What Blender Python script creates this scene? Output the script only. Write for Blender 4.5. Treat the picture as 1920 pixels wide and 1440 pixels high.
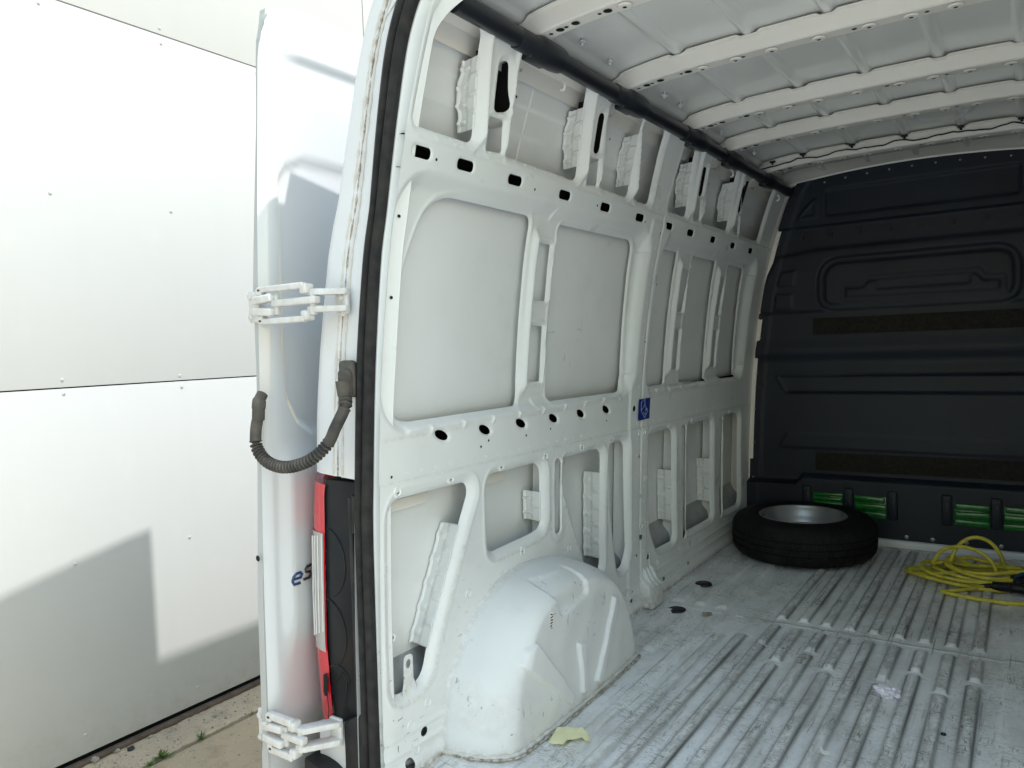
import bpy, bmesh, math, random
import numpy as np
from mathutils import Vector, Matrix
rad = math.radians
sc = bpy.context.scene
for o in list(bpy.data.objects): bpy.data.objects.remove(o)
random.seed(4); RNG = np.random.default_rng(7)

# ------------------------------------------------------------------ camera
cam_d = bpy.data.cameras.new('camera'); cam = bpy.data.objects.new('camera', cam_d); sc.collection.objects.link(cam)
yaw, pitch, roll = rad(34.34), rad(2.82), rad(-2.10)
fw = Vector((-math.sin(yaw)*math.cos(pitch), math.cos(yaw)*math.cos(pitch), -math.sin(pitch)))
r0 = Vector((math.cos(yaw), math.sin(yaw), 0)); u0 = r0.cross(fw)
rt = r0*math.cos(roll)+u0*math.sin(roll); up = -r0*math.sin(roll)+u0*math.cos(roll)
M3 = Matrix((rt, up, -fw)).transposed()
cam.matrix_world = Matrix.Translation((.66, -1.45, 1.2)) @ M3.to_4x4()
cam_d.sensor_width = 36; cam_d.lens = 36*1415/1920; cam_d.clip_start = .02; cam_d.clip_end = 800
sc.camera = cam
# ------------------------------------------------------------------ sky, sun, exposure
LIGHT = Vector((-1, -.095, -1.14)).normalized()
w = bpy.data.worlds.new('World'); sc.world = w; w.use_nodes = True
nt = w.node_tree; bg = nt.nodes['Background']; sky = nt.nodes.new('ShaderNodeTexSky')
sky.sky_type = 'NISHITA'; sky.sun_disc = False; sky.sun_elevation = math.asin(-LIGHT.z); sky.sun_rotation = rad(90)
sky.air_density = 2.5; sky.dust_density = 1.0; sky.ozone_density = 2.0
nt.links.new(sky.outputs[0], bg.inputs[0]); bg.inputs[1].default_value = 0.15
sd_ = bpy.data.lights.new('sun', 'SUN'); sd_.energy = 2.0; sd_.angle = rad(0.9); sd_.color = (1, .975, .945)
sun = bpy.data.objects.new('sun', sd_); sc.collection.objects.link(sun)
sun.rotation_euler = LIGHT.to_track_quat('-Z', 'Y').to_euler()
vs = sc.view_settings; vs.view_transform = 'Standard'; vs.look = 'None'; vs.gamma = 1; vs.use_curve_mapping = False
vs.exposure = 1.04
sc.cycles.max_bounces = 9; sc.cycles.diffuse_bounces = 7; sc.cycles.glossy_bounces = 3

# ------------------------------------------------------------------ helpers
C = sc.collection
XC = .16                                   # centre line of the van
GZ = -.68                                  # ground level (cargo floor is z = 0)
def empty(name, loc=(0,0,0), parent=None):
    o = bpy.data.objects.new(name, None); C.objects.link(o); o.location = loc; o.empty_display_size = .1
    if parent: o.parent = parent
    return o
def tag(o, label=None, cat=None, group=None, kind=None):
    if label: o['label'] = label
    if cat: o['category'] = cat
    if group: o['group'] = group
    if kind: o['kind'] = kind
    return o
def obj(name, me, mat, parent=None, loc=None, smooth=None):
    if mat is not None and len(me.materials) == 0:
        for m_ in (mat if isinstance(mat, (list, tuple)) else [mat]): me.materials.append(m_)
    o = bpy.data.objects.new(name, me); C.objects.link(o)
    if parent: o.parent = parent
    if loc is not None: o.location = loc
    if smooth is not None: shade(me, smooth)
    return o
def shade(me, ang):
    me.polygons.foreach_set('use_smooth', np.ones(len(me.polygons), dtype=bool))
    if ang < 179: me.set_sharp_from_angle(angle=rad(ang))
def pydata(name, v, f):
    me = bpy.data.meshes.new(name); me.from_pydata(np.asarray(v, float).tolist() if isinstance(v, np.ndarray) else v, [], f); me.update(); return me
def npmesh(name, v, f):
    me = bpy.data.meshes.new(name); v = np.ascontiguousarray(v, np.float32); f = np.ascontiguousarray(f, np.int32)
    me.vertices.add(len(v)); me.vertices.foreach_set('co', v.ravel())
    me.loops.add(f.size); me.loops.foreach_set('vertex_index', f.ravel())
    me.polygons.add(len(f)); me.polygons.foreach_set('loop_start', np.arange(0, f.size, f.shape[1], dtype=np.int32))
    me.update(calc_edges=True); me.validate(); return me
def attr(me, name, vals):
    a = me.attributes.new(name, 'FLOAT', 'POINT'); a.data.foreach_set('value', np.ascontiguousarray(vals, np.float32))
def loft(name, rows, close_u=False, flip=False):
    R = np.array(rows, float); n, m = R.shape[:2]; idx = np.arange(n*m).reshape(n, m)
    if close_u: idx = np.concatenate([idx, idx[:, :1]], 1)
    f = np.stack([idx[:-1, :-1], idx[:-1, 1:], idx[1:, 1:], idx[1:, :-1]], -1).reshape(-1, 4)
    if flip: f = f[:, ::-1]
    return npmesh(name, R.reshape(-1, 3), f)
class MB:
    """collects boxes, tubes, plates into one mesh"""
    def __init__(s): s.bm = bmesh.new(); s.mi = 0
    def _fin(s, faces):
        for f in faces: f.material_index = s.mi
    def box(s, c, size, rot=None, bev=0, seg=2, taper=None):
        b = bmesh.new(); bmesh.ops.create_cube(b, size=1)
        for v in b.verts:
            if taper and v.co.z > 0: v.co.x *= taper[0]; v.co.y *= taper[1]
            v.co = Vector((v.co.x*size[0], v.co.y*size[1], v.co.z*size[2]))
        if bev: bmesh.ops.bevel(b, geom=list(b.edges), offset=bev, segments=seg, profile=.5, affect='EDGES')
        m = Matrix.Translation(c) @ (rot.to_4x4() if rot is not None else Matrix.Identity(4))
        s._add(b, m); return s
    def _add(s, b, m=None):
        b.verts.index_update(); mp = []
        for v in b.verts: mp.append(s.bm.verts.new(m @ v.co if m is not None else v.co))
        for f in b.faces:
            try: nf = s.bm.faces.new([mp[v.index] for v in f.verts]); nf.material_index = s.mi
            except ValueError: pass
        b.free()
    def tube(s, pts, r, seg=10, cap=True, closed=False):
        pts = [Vector(p_) for p_ in pts]; n = len(pts); rings = []
        rr = r if hasattr(r, '__len__') else [r]*n
        prev = None
        for i in range(n):
            a = pts[(i-1) % n] if (closed or i > 0) else pts[i]; b = pts[(i+1) % n] if (closed or i < n-1) else pts[i]
            t = (b-a).normalized()
            if prev is None:
                u = t.orthogonal().normalized()
            else:
                u = (prev - t*prev.dot(t)); u = u.normalized() if u.length > 1e-6 else t.orthogonal().normalized()
            prev = u; v = t.cross(u)
            rings.append([s.bm.verts.new(pts[i]+(u*math.cos(k*2*math.pi/seg)+v*math.sin(k*2*math.pi/seg))*rr[i]) for k in range(seg)])
        rng = range(n if closed else n-1)
        for i in rng:
            A, B = rings[i], rings[(i+1) % n]
            for k in range(seg):
                f = s.bm.faces.new((A[k], A[(k+1) % seg], B[(k+1) % seg], B[k])); f.material_index = s.mi
        if cap and not closed:
            s._fin([s.bm.faces.new(rings[0][::-1]), s.bm.faces.new(rings[-1])])
        return s
    def cyl(s, a, b, r, seg=16, r2=None): return s.tube([a, b], [r, r if r2 is None else r2], seg)
    def lathe(s, prof, seg=32, m=None):
        rings = []
        for (r, z) in prof:
            rings.append([Vector((r*math.cos(2*math.pi*k/seg), r*math.sin(2*math.pi*k/seg), z)) for k in range(seg)])
        rings = [[s.bm.verts.new(m @ v if m is not None else v) for v in rg] for rg in rings]
        for A, B in zip(rings, rings[1:]):
            for k in range(seg):
                f = s.bm.faces.new((A[k], A[(k+1) % seg], B[(k+1) % seg], B[k])); f.material_index = s.mi
        return s
    def prism(s, poly, d, bev=0):
        """poly: list of 3-D points (planar), d: extrusion vector"""
        b = bmesh.new(); d = Vector(d)
        A = [b.verts.new(Vector(q)) for q in poly]; B = [b.verts.new(Vector(q)+d) for q in poly]; n = len(poly)
        b.faces.new(A[::-1]); b.faces.new(B)
        for k in range(n): b.faces.new((A[k], A[(k+1) % n], B[(k+1) % n], B[k]))
        bmesh.ops.recalc_face_normals(b, faces=b.faces)
        if bev: bmesh.ops.bevel(b, geom=list(b.edges), offset=bev, segments=2, profile=.5, affect='EDGES')
        s._add(b); return s
    def build(s, name, mat, parent=None, smooth=40, loc=None):
        bmesh.ops.recalc_face_normals(s.bm, faces=s.bm.faces)
        me = bpy.data.meshes.new(name); s.bm.to_mesh(me); s.bm.free()
        return obj(name, me, mat, parent, loc, smooth)
def catmull(pts, n=8, closed=False):
    P = [Vector(q) for q in pts]; out = []; N = len(P)
    for i in range(N if closed else N-1):
        if closed: a, b, c, d = P[i-1], P[i], P[(i+1) % N], P[(i+2) % N]
        else: a, b, c, d = P[max(i-1, 0)], P[i], P[i+1], P[min(i+2, N-1)]
        for k in range(n):
            t = k/n; out.append(.5*((2*b)+(c-a)*t+(2*a-5*b+4*c-d)*t*t+(3*b-a-3*c+d)*t**3))
    if not closed: out.append(P[-1])
    return out
def dup(o, name=None, parent=None):
    c = o.copy(); C.objects.link(c)
    if parent: c.parent = parent
    return c
def smooth01(t): t = np.clip(t, 0, 1); return t*t*(3-2*t)
def sd_rr(y, z, y0, y1, z0, z1, r):
    cy, cz, hy, hz = (y0+y1)/2, (z0+z1)/2, (y1-y0)/2, (z1-z0)/2
    qy, qz = np.abs(y-cy)-hy+r, np.abs(z-cz)-hz+r
    return np.minimum(np.maximum(qy, qz), 0)+np.hypot(np.maximum(qy, 0), np.maximum(qz, 0))-r
def fillet(P, R, n=5):
    P = [np.array(q, float) for q in P]; out = []; N = len(P)
    R = R if hasattr(R, '__len__') else [R]*N
    for i in range(N):
        a, b, c = P[i-1], P[i], P[(i+1) % N]; u = a-b; v = c-b; lu, lv = np.hypot(*u), np.hypot(*v); u = u/lu; v = v/lv
        ca = np.clip(u@v, -.9999, .9999); half = math.acos(ca)/2; t = min(R[i]/math.tan(half), .49*lu, .49*lv); 
        p0, p1 = b+u*t, b+v*t
        for k in range(n+1):
            s = k/n; out.append((1-s)**2*p0+2*s*(1-s)*(b*.86+.07*(p0+p1))+s*s*p1)
    return [tuple(q) for q in out]
def sd_poly(y, z, P, r=0):
    if np.size(y) > 2000:
        P_ = np.array(P, float); lo = P_.min(0)-.07; hi = P_.max(0)+.07
        m = (y > lo[0]) & (y < hi[0]) & (z > lo[1]) & (z < hi[1]); out = np.full(np.shape(y), .07)
        if m.any(): out[m] = _sd_poly(y[m], z[m], P, r)
        return out
    return _sd_poly(np.asarray(y, float), np.asarray(z, float), P, r)
def _sd_poly(y, z, P, r=0):
    P = np.array(P, float)
    if r:                                                    # shrink corners inward, then round
        n = len(P); Q = []
        area = .5*sum(P[i][0]*P[(i+1) % n][1]-P[(i+1) % n][0]*P[i][1] for i in range(n))
        if area < 0: P = P[::-1]
        for i in range(n):
            a, b, c = P[i-1], P[i], P[(i+1) % n]
            e1 = (b-a)/np.hypot(*(b-a)); e2 = (c-b)/np.hypot(*(c-b)); n1 = np.array([-e1[1], e1[0]]); n2 = np.array([-e2[1], e2[0]])
            k = r/(1+n1@n2); Q.append(b+(n1+n2)*k)
        P = np.array(Q)
    d = np.full(np.shape(y), 1e9); s = np.ones(np.shape(y)); n = len(P)
    for i in range(n):
        a, b = P[i], P[i-1]; e = b-a; wy, wz = y-a[0], z-a[1]
        t = np.clip((wy*e[0]+wz*e[1])/(e@e), 0, 1); d = np.minimum(d, (wy-e[0]*t)**2+(wz-e[1]*t)**2)
        c1 = z >= a[1]; c2 = z < b[1]; c3 = e[0]*wz > e[1]*wy
        s = np.where((c1 & c2 & c3) | (~c1 & ~c2 & ~c3), -s, s)
    return s*np.sqrt(d)-r
def relief(name, U, V, hole, height, place, attrs=None, flip=False):
    """pressed sheet: grid U x V, hole(u,v) signed distance (<0 cut out), height(u,v), place(u,v,h)->xyz"""
    u, v = np.meshgrid(U, V, indexing='ij')
    keep = None
    if hole is not None:
        ctr = lambda a: (a[:-1, :-1]+a[1:, :-1]+a[1:, 1:]+a[:-1, 1:])/4
        keep = hole(ctr(u), ctr(v)) > 0
        pk = np.pad(keep, 1, constant_values=False); pr = np.pad(~keep, 1, constant_values=False)
        touch = lambda a: a[:-1, :-1] | a[1:, :-1] | a[:-1, 1:] | a[1:, 1:]
        bnd = touch(pk) & touch(pr)                          # vertices on the cut line: slide them onto the exact outline
        ub, vb = u[bnd], v[bnd]
        for it in range(3):
            s = hole(ub, vb); e = 1e-4; gu = (hole(ub+e, vb)-s)/e; gv = (hole(ub, vb+e)-s)/e; g2 = np.maximum(gu*gu+gv*gv, .2)
            st = np.clip(-s, -.008, .008); ub = ub+st*gu/g2; vb = vb+st*gv/g2
        u = u.copy(); v = v.copy(); u[bnd] = ub; v[bnd] = vb
    h = height(u, v); xyz = np.stack(place(u, v, h), -1).reshape(-1, 3)
    n, m_ = u.shape; idx = np.arange(n*m_).reshape(n, m_)
    f = np.stack([idx[:-1, :-1], idx[1:, :-1], idx[1:, 1:], idx[:-1, 1:]], -1).reshape(-1, 4)
    if hole is not None:
        f = f[keep.ravel()]
    if flip: f = f[:, ::-1]
    used = np.zeros(len(xyz), bool); used[f.ravel()] = True; mp = np.cumsum(used)-1
    me = npmesh(name, xyz[used], mp[f])
    if attrs:
        for k, fn in attrs.items(): attr(me, k, fn(u, v).ravel()[used])
    return me

# ------------------------------------------------------------------ materials
def mat(name, col, rough=.5, metal=0, spec=.5, coat=0, bump=0, bscale=200, var=0, vscale=3, var_col=None):
    m = bpy.data.materials.new(name); m.use_nodes = True; n = m.node_tree.nodes; l = m.node_tree.links
    b = n['Principled BSDF']; b.inputs['Base Color'].default_value = (*col, 1); b.inputs['Roughness'].default_value = rough
    b.inputs['Metallic'].default_value = metal; b.inputs['Specular IOR Level'].default_value = spec; b.inputs['Coat Weight'].default_value = coat
    b.inputs['Coat Roughness'].default_value = .08
    tc = n.new('ShaderNodeTexCoord')
    if var:
        nz = n.new('ShaderNodeTexNoise'); nz.inputs['Scale'].default_value = vscale; nz.inputs['Detail'].default_value = 6; l.new(tc.outputs['Object'], nz.inputs['Vector'])
        mx = n.new('ShaderNodeMix'); mx.data_type = 'RGBA'; mx.inputs[6].default_value = (*col, 1)
        mx.inputs[7].default_value = (*(var_col or tuple(c*(1-var) for c in col)), 1)
        rp = n.new('ShaderNodeMapRange'); rp.inputs[1].default_value = .35; rp.inputs[2].default_value = .7; l.new(nz.outputs[0], rp.inputs[0]); l.new(rp.outputs[0], mx.inputs[0]); l.new(mx.outputs[2], b.inputs['Base Color'])
    if bump:
        nb = n.new('ShaderNodeTexNoise'); nb.inputs['Scale'].default_value = bscale; nb.inputs['Detail'].default_value = 3; l.new(tc.outputs['Object'], nb.inputs['Vector'])
        bp = n.new('ShaderNodeBump'); bp.inputs['Strength'].default_value = bump; bp.inputs['Distance'].default_value = .002; l.new(nb.outputs[0], bp.inputs['Height']); l.new(bp.outputs[0], b.inputs['Normal'])
    return m
class NT:
    def __init__(s, m): s.n = m.node_tree.nodes; s.l = m.node_tree.links; s.tc = s.n.new('ShaderNodeTexCoord')
    def noise(s, scale, detail=4, rough=.5, vec=None, dist=0):
        q = s.n.new('ShaderNodeTexNoise'); q.inputs['Scale'].default_value = scale; q.inputs['Detail'].default_value = detail; q.inputs['Roughness'].default_value = rough; q.inputs['Distortion'].default_value = dist
        s.l.new(vec if vec is not None else s.tc.outputs['Object'], q.inputs['Vector']); return q.outputs[0]
    def map(s, scale, rot=(0,0,0)):
        q = s.n.new('ShaderNodeMapping'); q.inputs['Scale'].default_value = scale; q.inputs['Rotation'].default_value = rot; s.l.new(s.tc.outputs['Object'], q.inputs['Vector']); return q.outputs[0]
    def rng(s, x, a, b, c=0, d=1):
        q = s.n.new('ShaderNodeMapRange'); q.inputs[1].default_value = a; q.inputs[2].default_value = b; q.inputs[3].default_value = c; q.inputs[4].default_value = d; s.l.new(x, q.inputs[0]); return q.outputs[0]
    def mul(s, a, b, op='MULTIPLY'):
        q = s.n.new('ShaderNodeMath'); q.operation = op; q.use_clamp = op != 'SUBTRACT'
        for i, x in enumerate((a, b)):
            if isinstance(x, (int, float)): q.inputs[i].default_value = x
            else: s.l.new(x, q.inputs[i])
        return q.outputs[0]
    def mix(s, f, a, b):
        q = s.n.new('ShaderNodeMix'); q.data_type = 'RGBA'
        for i, x in ((0, f), (6, a), (7, b)):
            if isinstance(x, tuple): q.inputs[i].default_value = (*x, 1)
            elif isinstance(x, (int, float)): q.inputs[i].default_value = x
            else: s.l.new(x, q.inputs[i])
        return q.outputs[2]
    def attr(s, name):
        q = s.n.new('ShaderNodeAttribute'); q.attribute_name = name; return q.outputs['Fac']
    def sepz(s):
        q = s.n.new('ShaderNodeSeparateXYZ'); s.l.new(s.tc.outputs['Object'], q.inputs[0]); return q.outputs
    def bump(s, h, st, dist=.002):
        q = s.n.new('ShaderNodeBump'); q.inputs['Strength'].default_value = st; q.inputs['Distance'].default_value = dist; s.l.new(h, q.inputs['Height'])
        s.l.new(q.outputs[0], s.n['Principled BSDF'].inputs['Normal'])
def paint_mat(name, col, wear=1.0, rough=.32):
    m = mat(name, col, rough, coat=.0); t = NT(m); b = t.n['Principled BSDF']
    z = t.sepz()[2]; low = t.rng(z, .75, 0.0, .0, 1)
    c = t.mix(t.rng(t.noise(2.2, 5), .35, .7), col, tuple(x*.94 for x in col))
    # faint grime clouds, stronger low down where loads rub
    grime = t.mul(t.mul(t.rng(t.noise(9, 7, .65), .5, .78), t.rng(t.noise(2.5, 2), .35, .65)), t.rng(z, .9, 0, .18, .5))
    c = t.mix(grime, c, (col[0]*.62, col[1]*.58, col[2]*.52))
    # chips and scuffs: short stretched flecks in several directions
    fl = None
    for k, (rot, sc_) in enumerate((((.3, .2, .5), (14, 60, 60)), ((1.2, .4, -.7), (60, 12, 60)), ((-.5, 1.0, .2), (50, 60, 13)))):
        x = t.rng(t.noise(1.0, 3, .6, t.map(sc_, rot)), .675, .70)
        fl = x if fl is None else t.mul(fl, x, 'MAXIMUM')
    msk = t.mul(t.rng(t.noise(3.2, 3, .6), .50, .66), t.mul(low, wear))
    c = t.mix(t.mul(fl, msk), c, (.13, .115, .10))
    c = t.mix(t.mul(t.mul(fl, t.rng(t.noise(1.9, 3, .6), .60, .70)), .55), c, (.30, .28, .25))
    c = t.mix(t.mul(t.rng(t.noise(1.0, 6, .7, t.map((5, 4, 11), (.2, 0, 0))), .66, .76), .30), c, (col[0]*.6, col[1]*.56, col[2]*.5))
    # dirt with its own shape, laid along seams by the mesh
    d = t.mul(t.attr('dirt'), t.rng(t.noise(45, 5, .7), .36, .6))
    c = t.mix(d, c, (.23, .165, .115))
    t.l.new(c, b.inputs['Base Color'])
    t.l.new(t.rng(t.noise(7, 4), .3, .7, rough-.06, rough+.14), b.inputs['Roughness'])
    t.bump(t.noise(160, 2), .05)
    return m
M = {}
M['paint'] = paint_mat('paint_inner', (.78, .80, .795))
M['skin'] = paint_mat('paint_skin', (.80, .815, .815), .25, .45)
M['arch'] = paint_mat('paint_arch', (.76, .775, .775), 3.6, .52)
M['sill'] = mat('sill_grey', (.42, .43, .435), .3, var=.3, vscale=14)
M['cream'] = mat('paint_roof', (.84, .81, .75), .33, bump=.04, var=.05, vscale=4)
M['roof'] = mat('roof_skin', (.80, .805, .79), .18, bump=.03, var=.06, vscale=3)
M['body'] = mat('body_white', (.58, .595, .605), .16, coat=.6, bump=.01, bscale=300)
M['frame'] = mat('frame_white', (.72, .735, .755), .35, bump=.05, var=.05, vscale=6)
M['door_edge'] = mat('door_edge_shaded', (.44, .455, .46), .4, bump=.05, var=.05, vscale=5)  # white door edge, its shaded side darkened in the colour
M['hinge'] = mat('hinge_paint', (.66, .665, .66), .42, bump=.15, bscale=90, var=.25, vscale=40, var_col=(.55, .53, .5))
M['chip'] = mat('rust_chip', (.35, .22, .1), .7)
M['sealant'] = mat('sealant', (.66, .65, .62), .6, bump=.4, bscale=80, var=.5, vscale=60, var_col=(.56, .53, .47))
M['grime'] = mat('seam_grime', (.22, .17, .12), .8, bump=.5, bscale=150, var=.7, vscale=90, var_col=(.60, .57, .52))
M['rubber'] = mat('rubber_seal', (.012, .012, .014), .6, spec=.25, bump=.3, bscale=120, var=.6, vscale=30, var_col=(.03, .029, .027))
M['hose'] = mat('hose_rubber', (.045, .045, .046), .65, spec=.25, bump=.2, bscale=150, var=.5, vscale=22, var_col=(.12, .108, .09))
M['black'] = mat('black_plastic', (.014, .015, .018), .5, spec=.25, bump=.15, bscale=250, var=.4, vscale=12, var_col=(.035, .034, .033))
M['gloss_black'] = mat('gloss_black', (.008, .010, .015), .3, spec=.18, var=.5, vscale=9, var_col=(.018, .018, .018))
M['tube'] = mat('duct_black', (.012, .014, .02), .33, bump=.08, bscale=200)
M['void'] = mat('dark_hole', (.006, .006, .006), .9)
M['bulk'] = mat('bulkhead_liner', (.012, .0175, .030), .5, spec=.35, bump=.35, bscale=260, var=.3, vscale=2.5)
M['felt'] = mat('felt_strip', (.011, .010, .0085), .95, bump=1, bscale=300, var=.5, vscale=60, var_col=(.022, .019, .015))
M['steel'] = mat('bolt_steel', (.30, .30, .30), .45, .8)
M['green'] = mat('green_foil', (.012, .16, .026), .22, coat=.5, bump=.4, bscale=60, var=.45, vscale=30)
M['tyre'] = mat('tyre_rubber', (.0055, .0055, .006), .65, spec=.2, bump=.3, bscale=150, var=.4, vscale=25, var_col=(.011, .0105, .010))
M['rim'] = mat('rim_silver', (.42, .43, .44), .32, .75, bump=.05, var=.15, vscale=12)
M['cable'] = mat('cable_yellow', (.62, .54, .05), .45, bump=.2, bscale=120, var=.5, vscale=30, var_col=(.40, .34, .05))
M['blue'] = mat('connector_blue', (.008, .05, .14), .35)
M['sticker'] = mat('sticker_blue', (.012, .03, .22), .4, var=.15, vscale=40)
M['stickline'] = mat('sticker_line', (.35, .42, .62), .5)
M['red'] = mat('lens_red', (.60, .010, .022), .1, coat=.8)
M['clear'] = mat('lens_clear', (.40, .385, .375), .15, coat=.8)
M['ridge'] = mat('lens_ridge', (.66, .65, .63), .2, coat=.6)
M['badge_blue'] = mat('badge_blue', (.006, .035, .15), .18, .3, coat=.6)
M['badge_red'] = mat('badge_dark', (.05, .012, .016), .18, .4, coat=.6)
M['note'] = mat('yellow_paper', (.82, .79, .48), .75, bump=.2, bscale=60)
M['foil'] = mat('crumpled_foil', (.80, .78, .86), .35, .3, bump=.4, bscale=90)
M['scrap'] = mat('white_paper', (.90, .89, .86), .8)
M['card'] = mat('tan_card', (.46, .38, .27), .8, var=.3, vscale=60)
M['weed'] = mat('weed_leaf', (.10, .17, .045), .55, var=.4, vscale=50, var_col=(.17, .22, .09))
M['stone'] = mat('pebble', (.30, .27, .22), .85, bump=.6, bscale=80, var=.4, vscale=40)
M['lump'] = mat('black_lump', (.015, .015, .018), .7, bump=.8, bscale=60)
M['trim'] = mat('base_trim', (.115, .082, .06), .7, bump=.5, bscale=60, var=.5, vscale=20)
def panel_mat():
    m = mat('wall_panel', (.465, .472, .465), .65, spec=.12); t = NT(m); b = t.n['Principled BSDF']
    c = t.mix(t.rng(t.noise(.7, 4), .3, .7), (.465, .472, .465), (.445, .452, .445))
    c = t.mix(t.mul(t.rng(t.noise(1.0, 4, .6, t.map((30, 55, 9), (.3, 0, 0))), .735, .76), .7), c, (.42, .40, .37))
    c = t.mix(t.mul(t.rng(t.noise(5, 6, .7), .56, .8), .22), c, (.55, .54, .52))
    z = t.sepz()[2]
    c = t.mix(t.mul(t.mul(t.rng(z, GZ_+.35, GZ_+.02, 0, 1), t.rng(t.noise(11, 7, .75), .45, .72)), .40), c, (.30, .265, .21))
    c = t.mix(t.mul(t.rng(t.noise(1.0, 5, .6, t.map((3, 9, .7))), .52, .75), .06), c, (.36, .35, .32))
    t.l.new(c, b.inputs['Base Color']); t.bump(t.noise(2.5, 2), .06, .015); return m
GZ_ = -.68
M['panel'] = panel_mat()
def concrete(name, a, bcol, agg, st):
    m = mat(name, a, .85); t = NT(m); b = t.n['Principled BSDF']
    c = t.mix(t.rng(t.noise(1.3, 6, .65), .35, .68), a, bcol)
    c = t.mix(t.mul(t.rng(t.noise(6, 7, .7), .52, .66), .6), c, tuple(x*.55 for x in a))
    v = t.n.new('ShaderNodeTexVoronoi'); v.inputs['Scale'].default_value = agg; t.l.new(t.tc.outputs['Object'], v.inputs['Vector'])
    c = t.mix(t.mul(t.rng(v.outputs['Distance'], .28, .10), t.rng(t.noise(agg*.4, 2), .52, .6)), c, tuple(min(1, x*1.55) for x in a))
    c = t.mix(t.mul(t.rng(t.noise(agg*1.3, 3), .64, .7), .8), c, tuple(x*.35 for x in a))
    t.l.new(c, b.inputs['Base Color']); t.bump(t.mul(t.noise(agg, 5, .7), t.rng(v.outputs['Distance'], 0, .5), 'ADD'), st, .006); return m
M['slab'] = concrete('slab_concrete', (.40, .305, .195), (.32, .255, .175), 60, .4)
M['rough'] = concrete('rough_concrete', (.46, .36, .245), (.36, .285, .20), 75, 1.0)
M['dirt'] = concrete('yard_ground', (.50, .485, .455), (.44, .425, .395), 30, .5)
M['pale_slab'] = concrete('pale_slab', (.66, .645, .61), (.60, .585, .55), 40, .35)  # unseen slabs, coloured paler to bounce light into the cargo space
def floor_mat():
    col = (.90, .90, .89)
    m = mat('floor_paint', col, .42); t = NT(m); b = t.n['Principled BSDF']
    c = t.mix(t.rng(t.noise(3, 6, .6), .35, .7), col, (.80, .815, .815))
    # rubbed grey-brown film
    film = t.mul(t.rng(t.noise(7, 7, .68, t.map((1, .35, 1))), .44, .68), .62)
    c = t.mix(film, c, (.47, .46, .43))
    # worn tops and cracks in the paint along the beads (mesh attribute gives the place)
    wr = t.mul(t.attr('wear'), t.rng(t.noise(26, 7, .72, t.map((1.6, .5, 1))), .42, .60))
    c = t.mix(t.mul(wr, .52), c, (.32, .315, .29))
    cr = t.mul(t.attr('crack'), t.rng(t.noise(16, 5, .65, t.map((.7, .8, 1))), .22, .40))
    c = t.mix(cr, c, (.045, .042, .038))
    # crazed hair scratches
    fl = None
    for rot, s3 in (((0, 0, .5), (26, 150, 60)), ((0, 0, -.6), (24, 140, 60)), ((0, 0, 1.35), (30, 170, 60)), ((0, 0, .05), (110, 16, 60))):
        x = t.rng(t.noise(1.0, 3, .55, t.map(s3, rot), 1.2), .605, .64); fl = x if fl is None else t.mul(fl, x, 'MAXIMUM')
    msk = t.mul(t.rng(t.noise(4.5, 4, .6), .40, .60), t.rng(t.attr('wear'), 0, 1, .6, 1))
    c = t.mix(t.mul(t.mul(fl, msk), .9), c, (.085, .075, .062))
    sk = t.mul(t.rng(t.noise(1.0, 4, .6, t.map((70, 2.2, 1), (0, 0, .03)), .6), .60, .66), t.rng(t.noise(3.1, 3), .42, .62))
    c = t.mix(t.mul(sk, .7), c, (.17, .15, .125))
    sm = t.mul(t.rng(t.noise(2.3, 6, .7, t.map((1, .6, 1))), .50, .72), .5); c = t.mix(sm, c, (.42, .385, .33))
    rust = t.mul(t.attr('dirt'), t.rng(t.noise(30, 6, .7), .38, .6)); c = t.mix(rust, c, (.25, .185, .125))
    t.l.new(c, b.inputs['Base Color']); t.l.new(t.rng(t.noise(9, 5), .3, .7, .28, .5), b.inputs['Roughness'])
    t.bump(t.mul(t.noise(90, 4), fl, 'SUBTRACT'), .18, .002); return m
M['floor'] = floor_mat()

# ------------------------------------------------------------------ ground
o = tag(obj('ground', pydata('ground', [(-150, -150, GZ-.03), (150, -150, GZ-.03), (150, 150, GZ-.03), (-150, 150, GZ-.03)], [(0, 1, 2, 3)]), M['dirt']), kind='structure')
def slab(name, x0, x1, y0, y1, m, top=GZ, n=(2, 2), amp=0):
    U = np.linspace(x0, x1, n[0]); V = np.linspace(y0, y1, n[1]); u, v = np.meshgrid(U, V, indexing='ij')
    z = top+amp*RNG.standard_normal(u.shape); z[0] -= .004; z[-1] -= .004
    b = MB(); me = npmesh(name, np.stack([u, v, z], -1).reshape(-1, 3), np.array([(i*n[1]+j, (i+1)*n[1]+j, (i+1)*n[1]+j+1, i*n[1]+j+1) for i in range(n[0]-1) for j in range(n[1]-1)]))
    bm = bmesh.new(); bm.from_mesh(me); e = [x for x in bm.edges if x.is_boundary]
    r = bmesh.ops.extrude_edge_only(bm, edges=e)
    for q in r['geom']:
        if isinstance(q, bmesh.types.BMVert): q.co.z = GZ-.06
    bm.to_mesh(me); bm.free(); return tag(obj(name, me, m, None, None, 50), kind='structure')
slab('pavement_strip', -3.02, -2.735, -8, 12, M['rough'], GZ, (24, 900), .0025)
for y0, y1 in ((-8, -4.6), (-4.59, -.6), (-.59, 3.9), (3.91, 8), (8.01, 12)):
    slab('pavement_slab', -2.70, -1.0, y0, y1, M['slab'], GZ+.002, (16, 30), .0008)
    slab('pavement_slab', -.99, 5, y0, y1, M['pale_slab'], GZ+.002, (16, 30), .0008)

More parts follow.
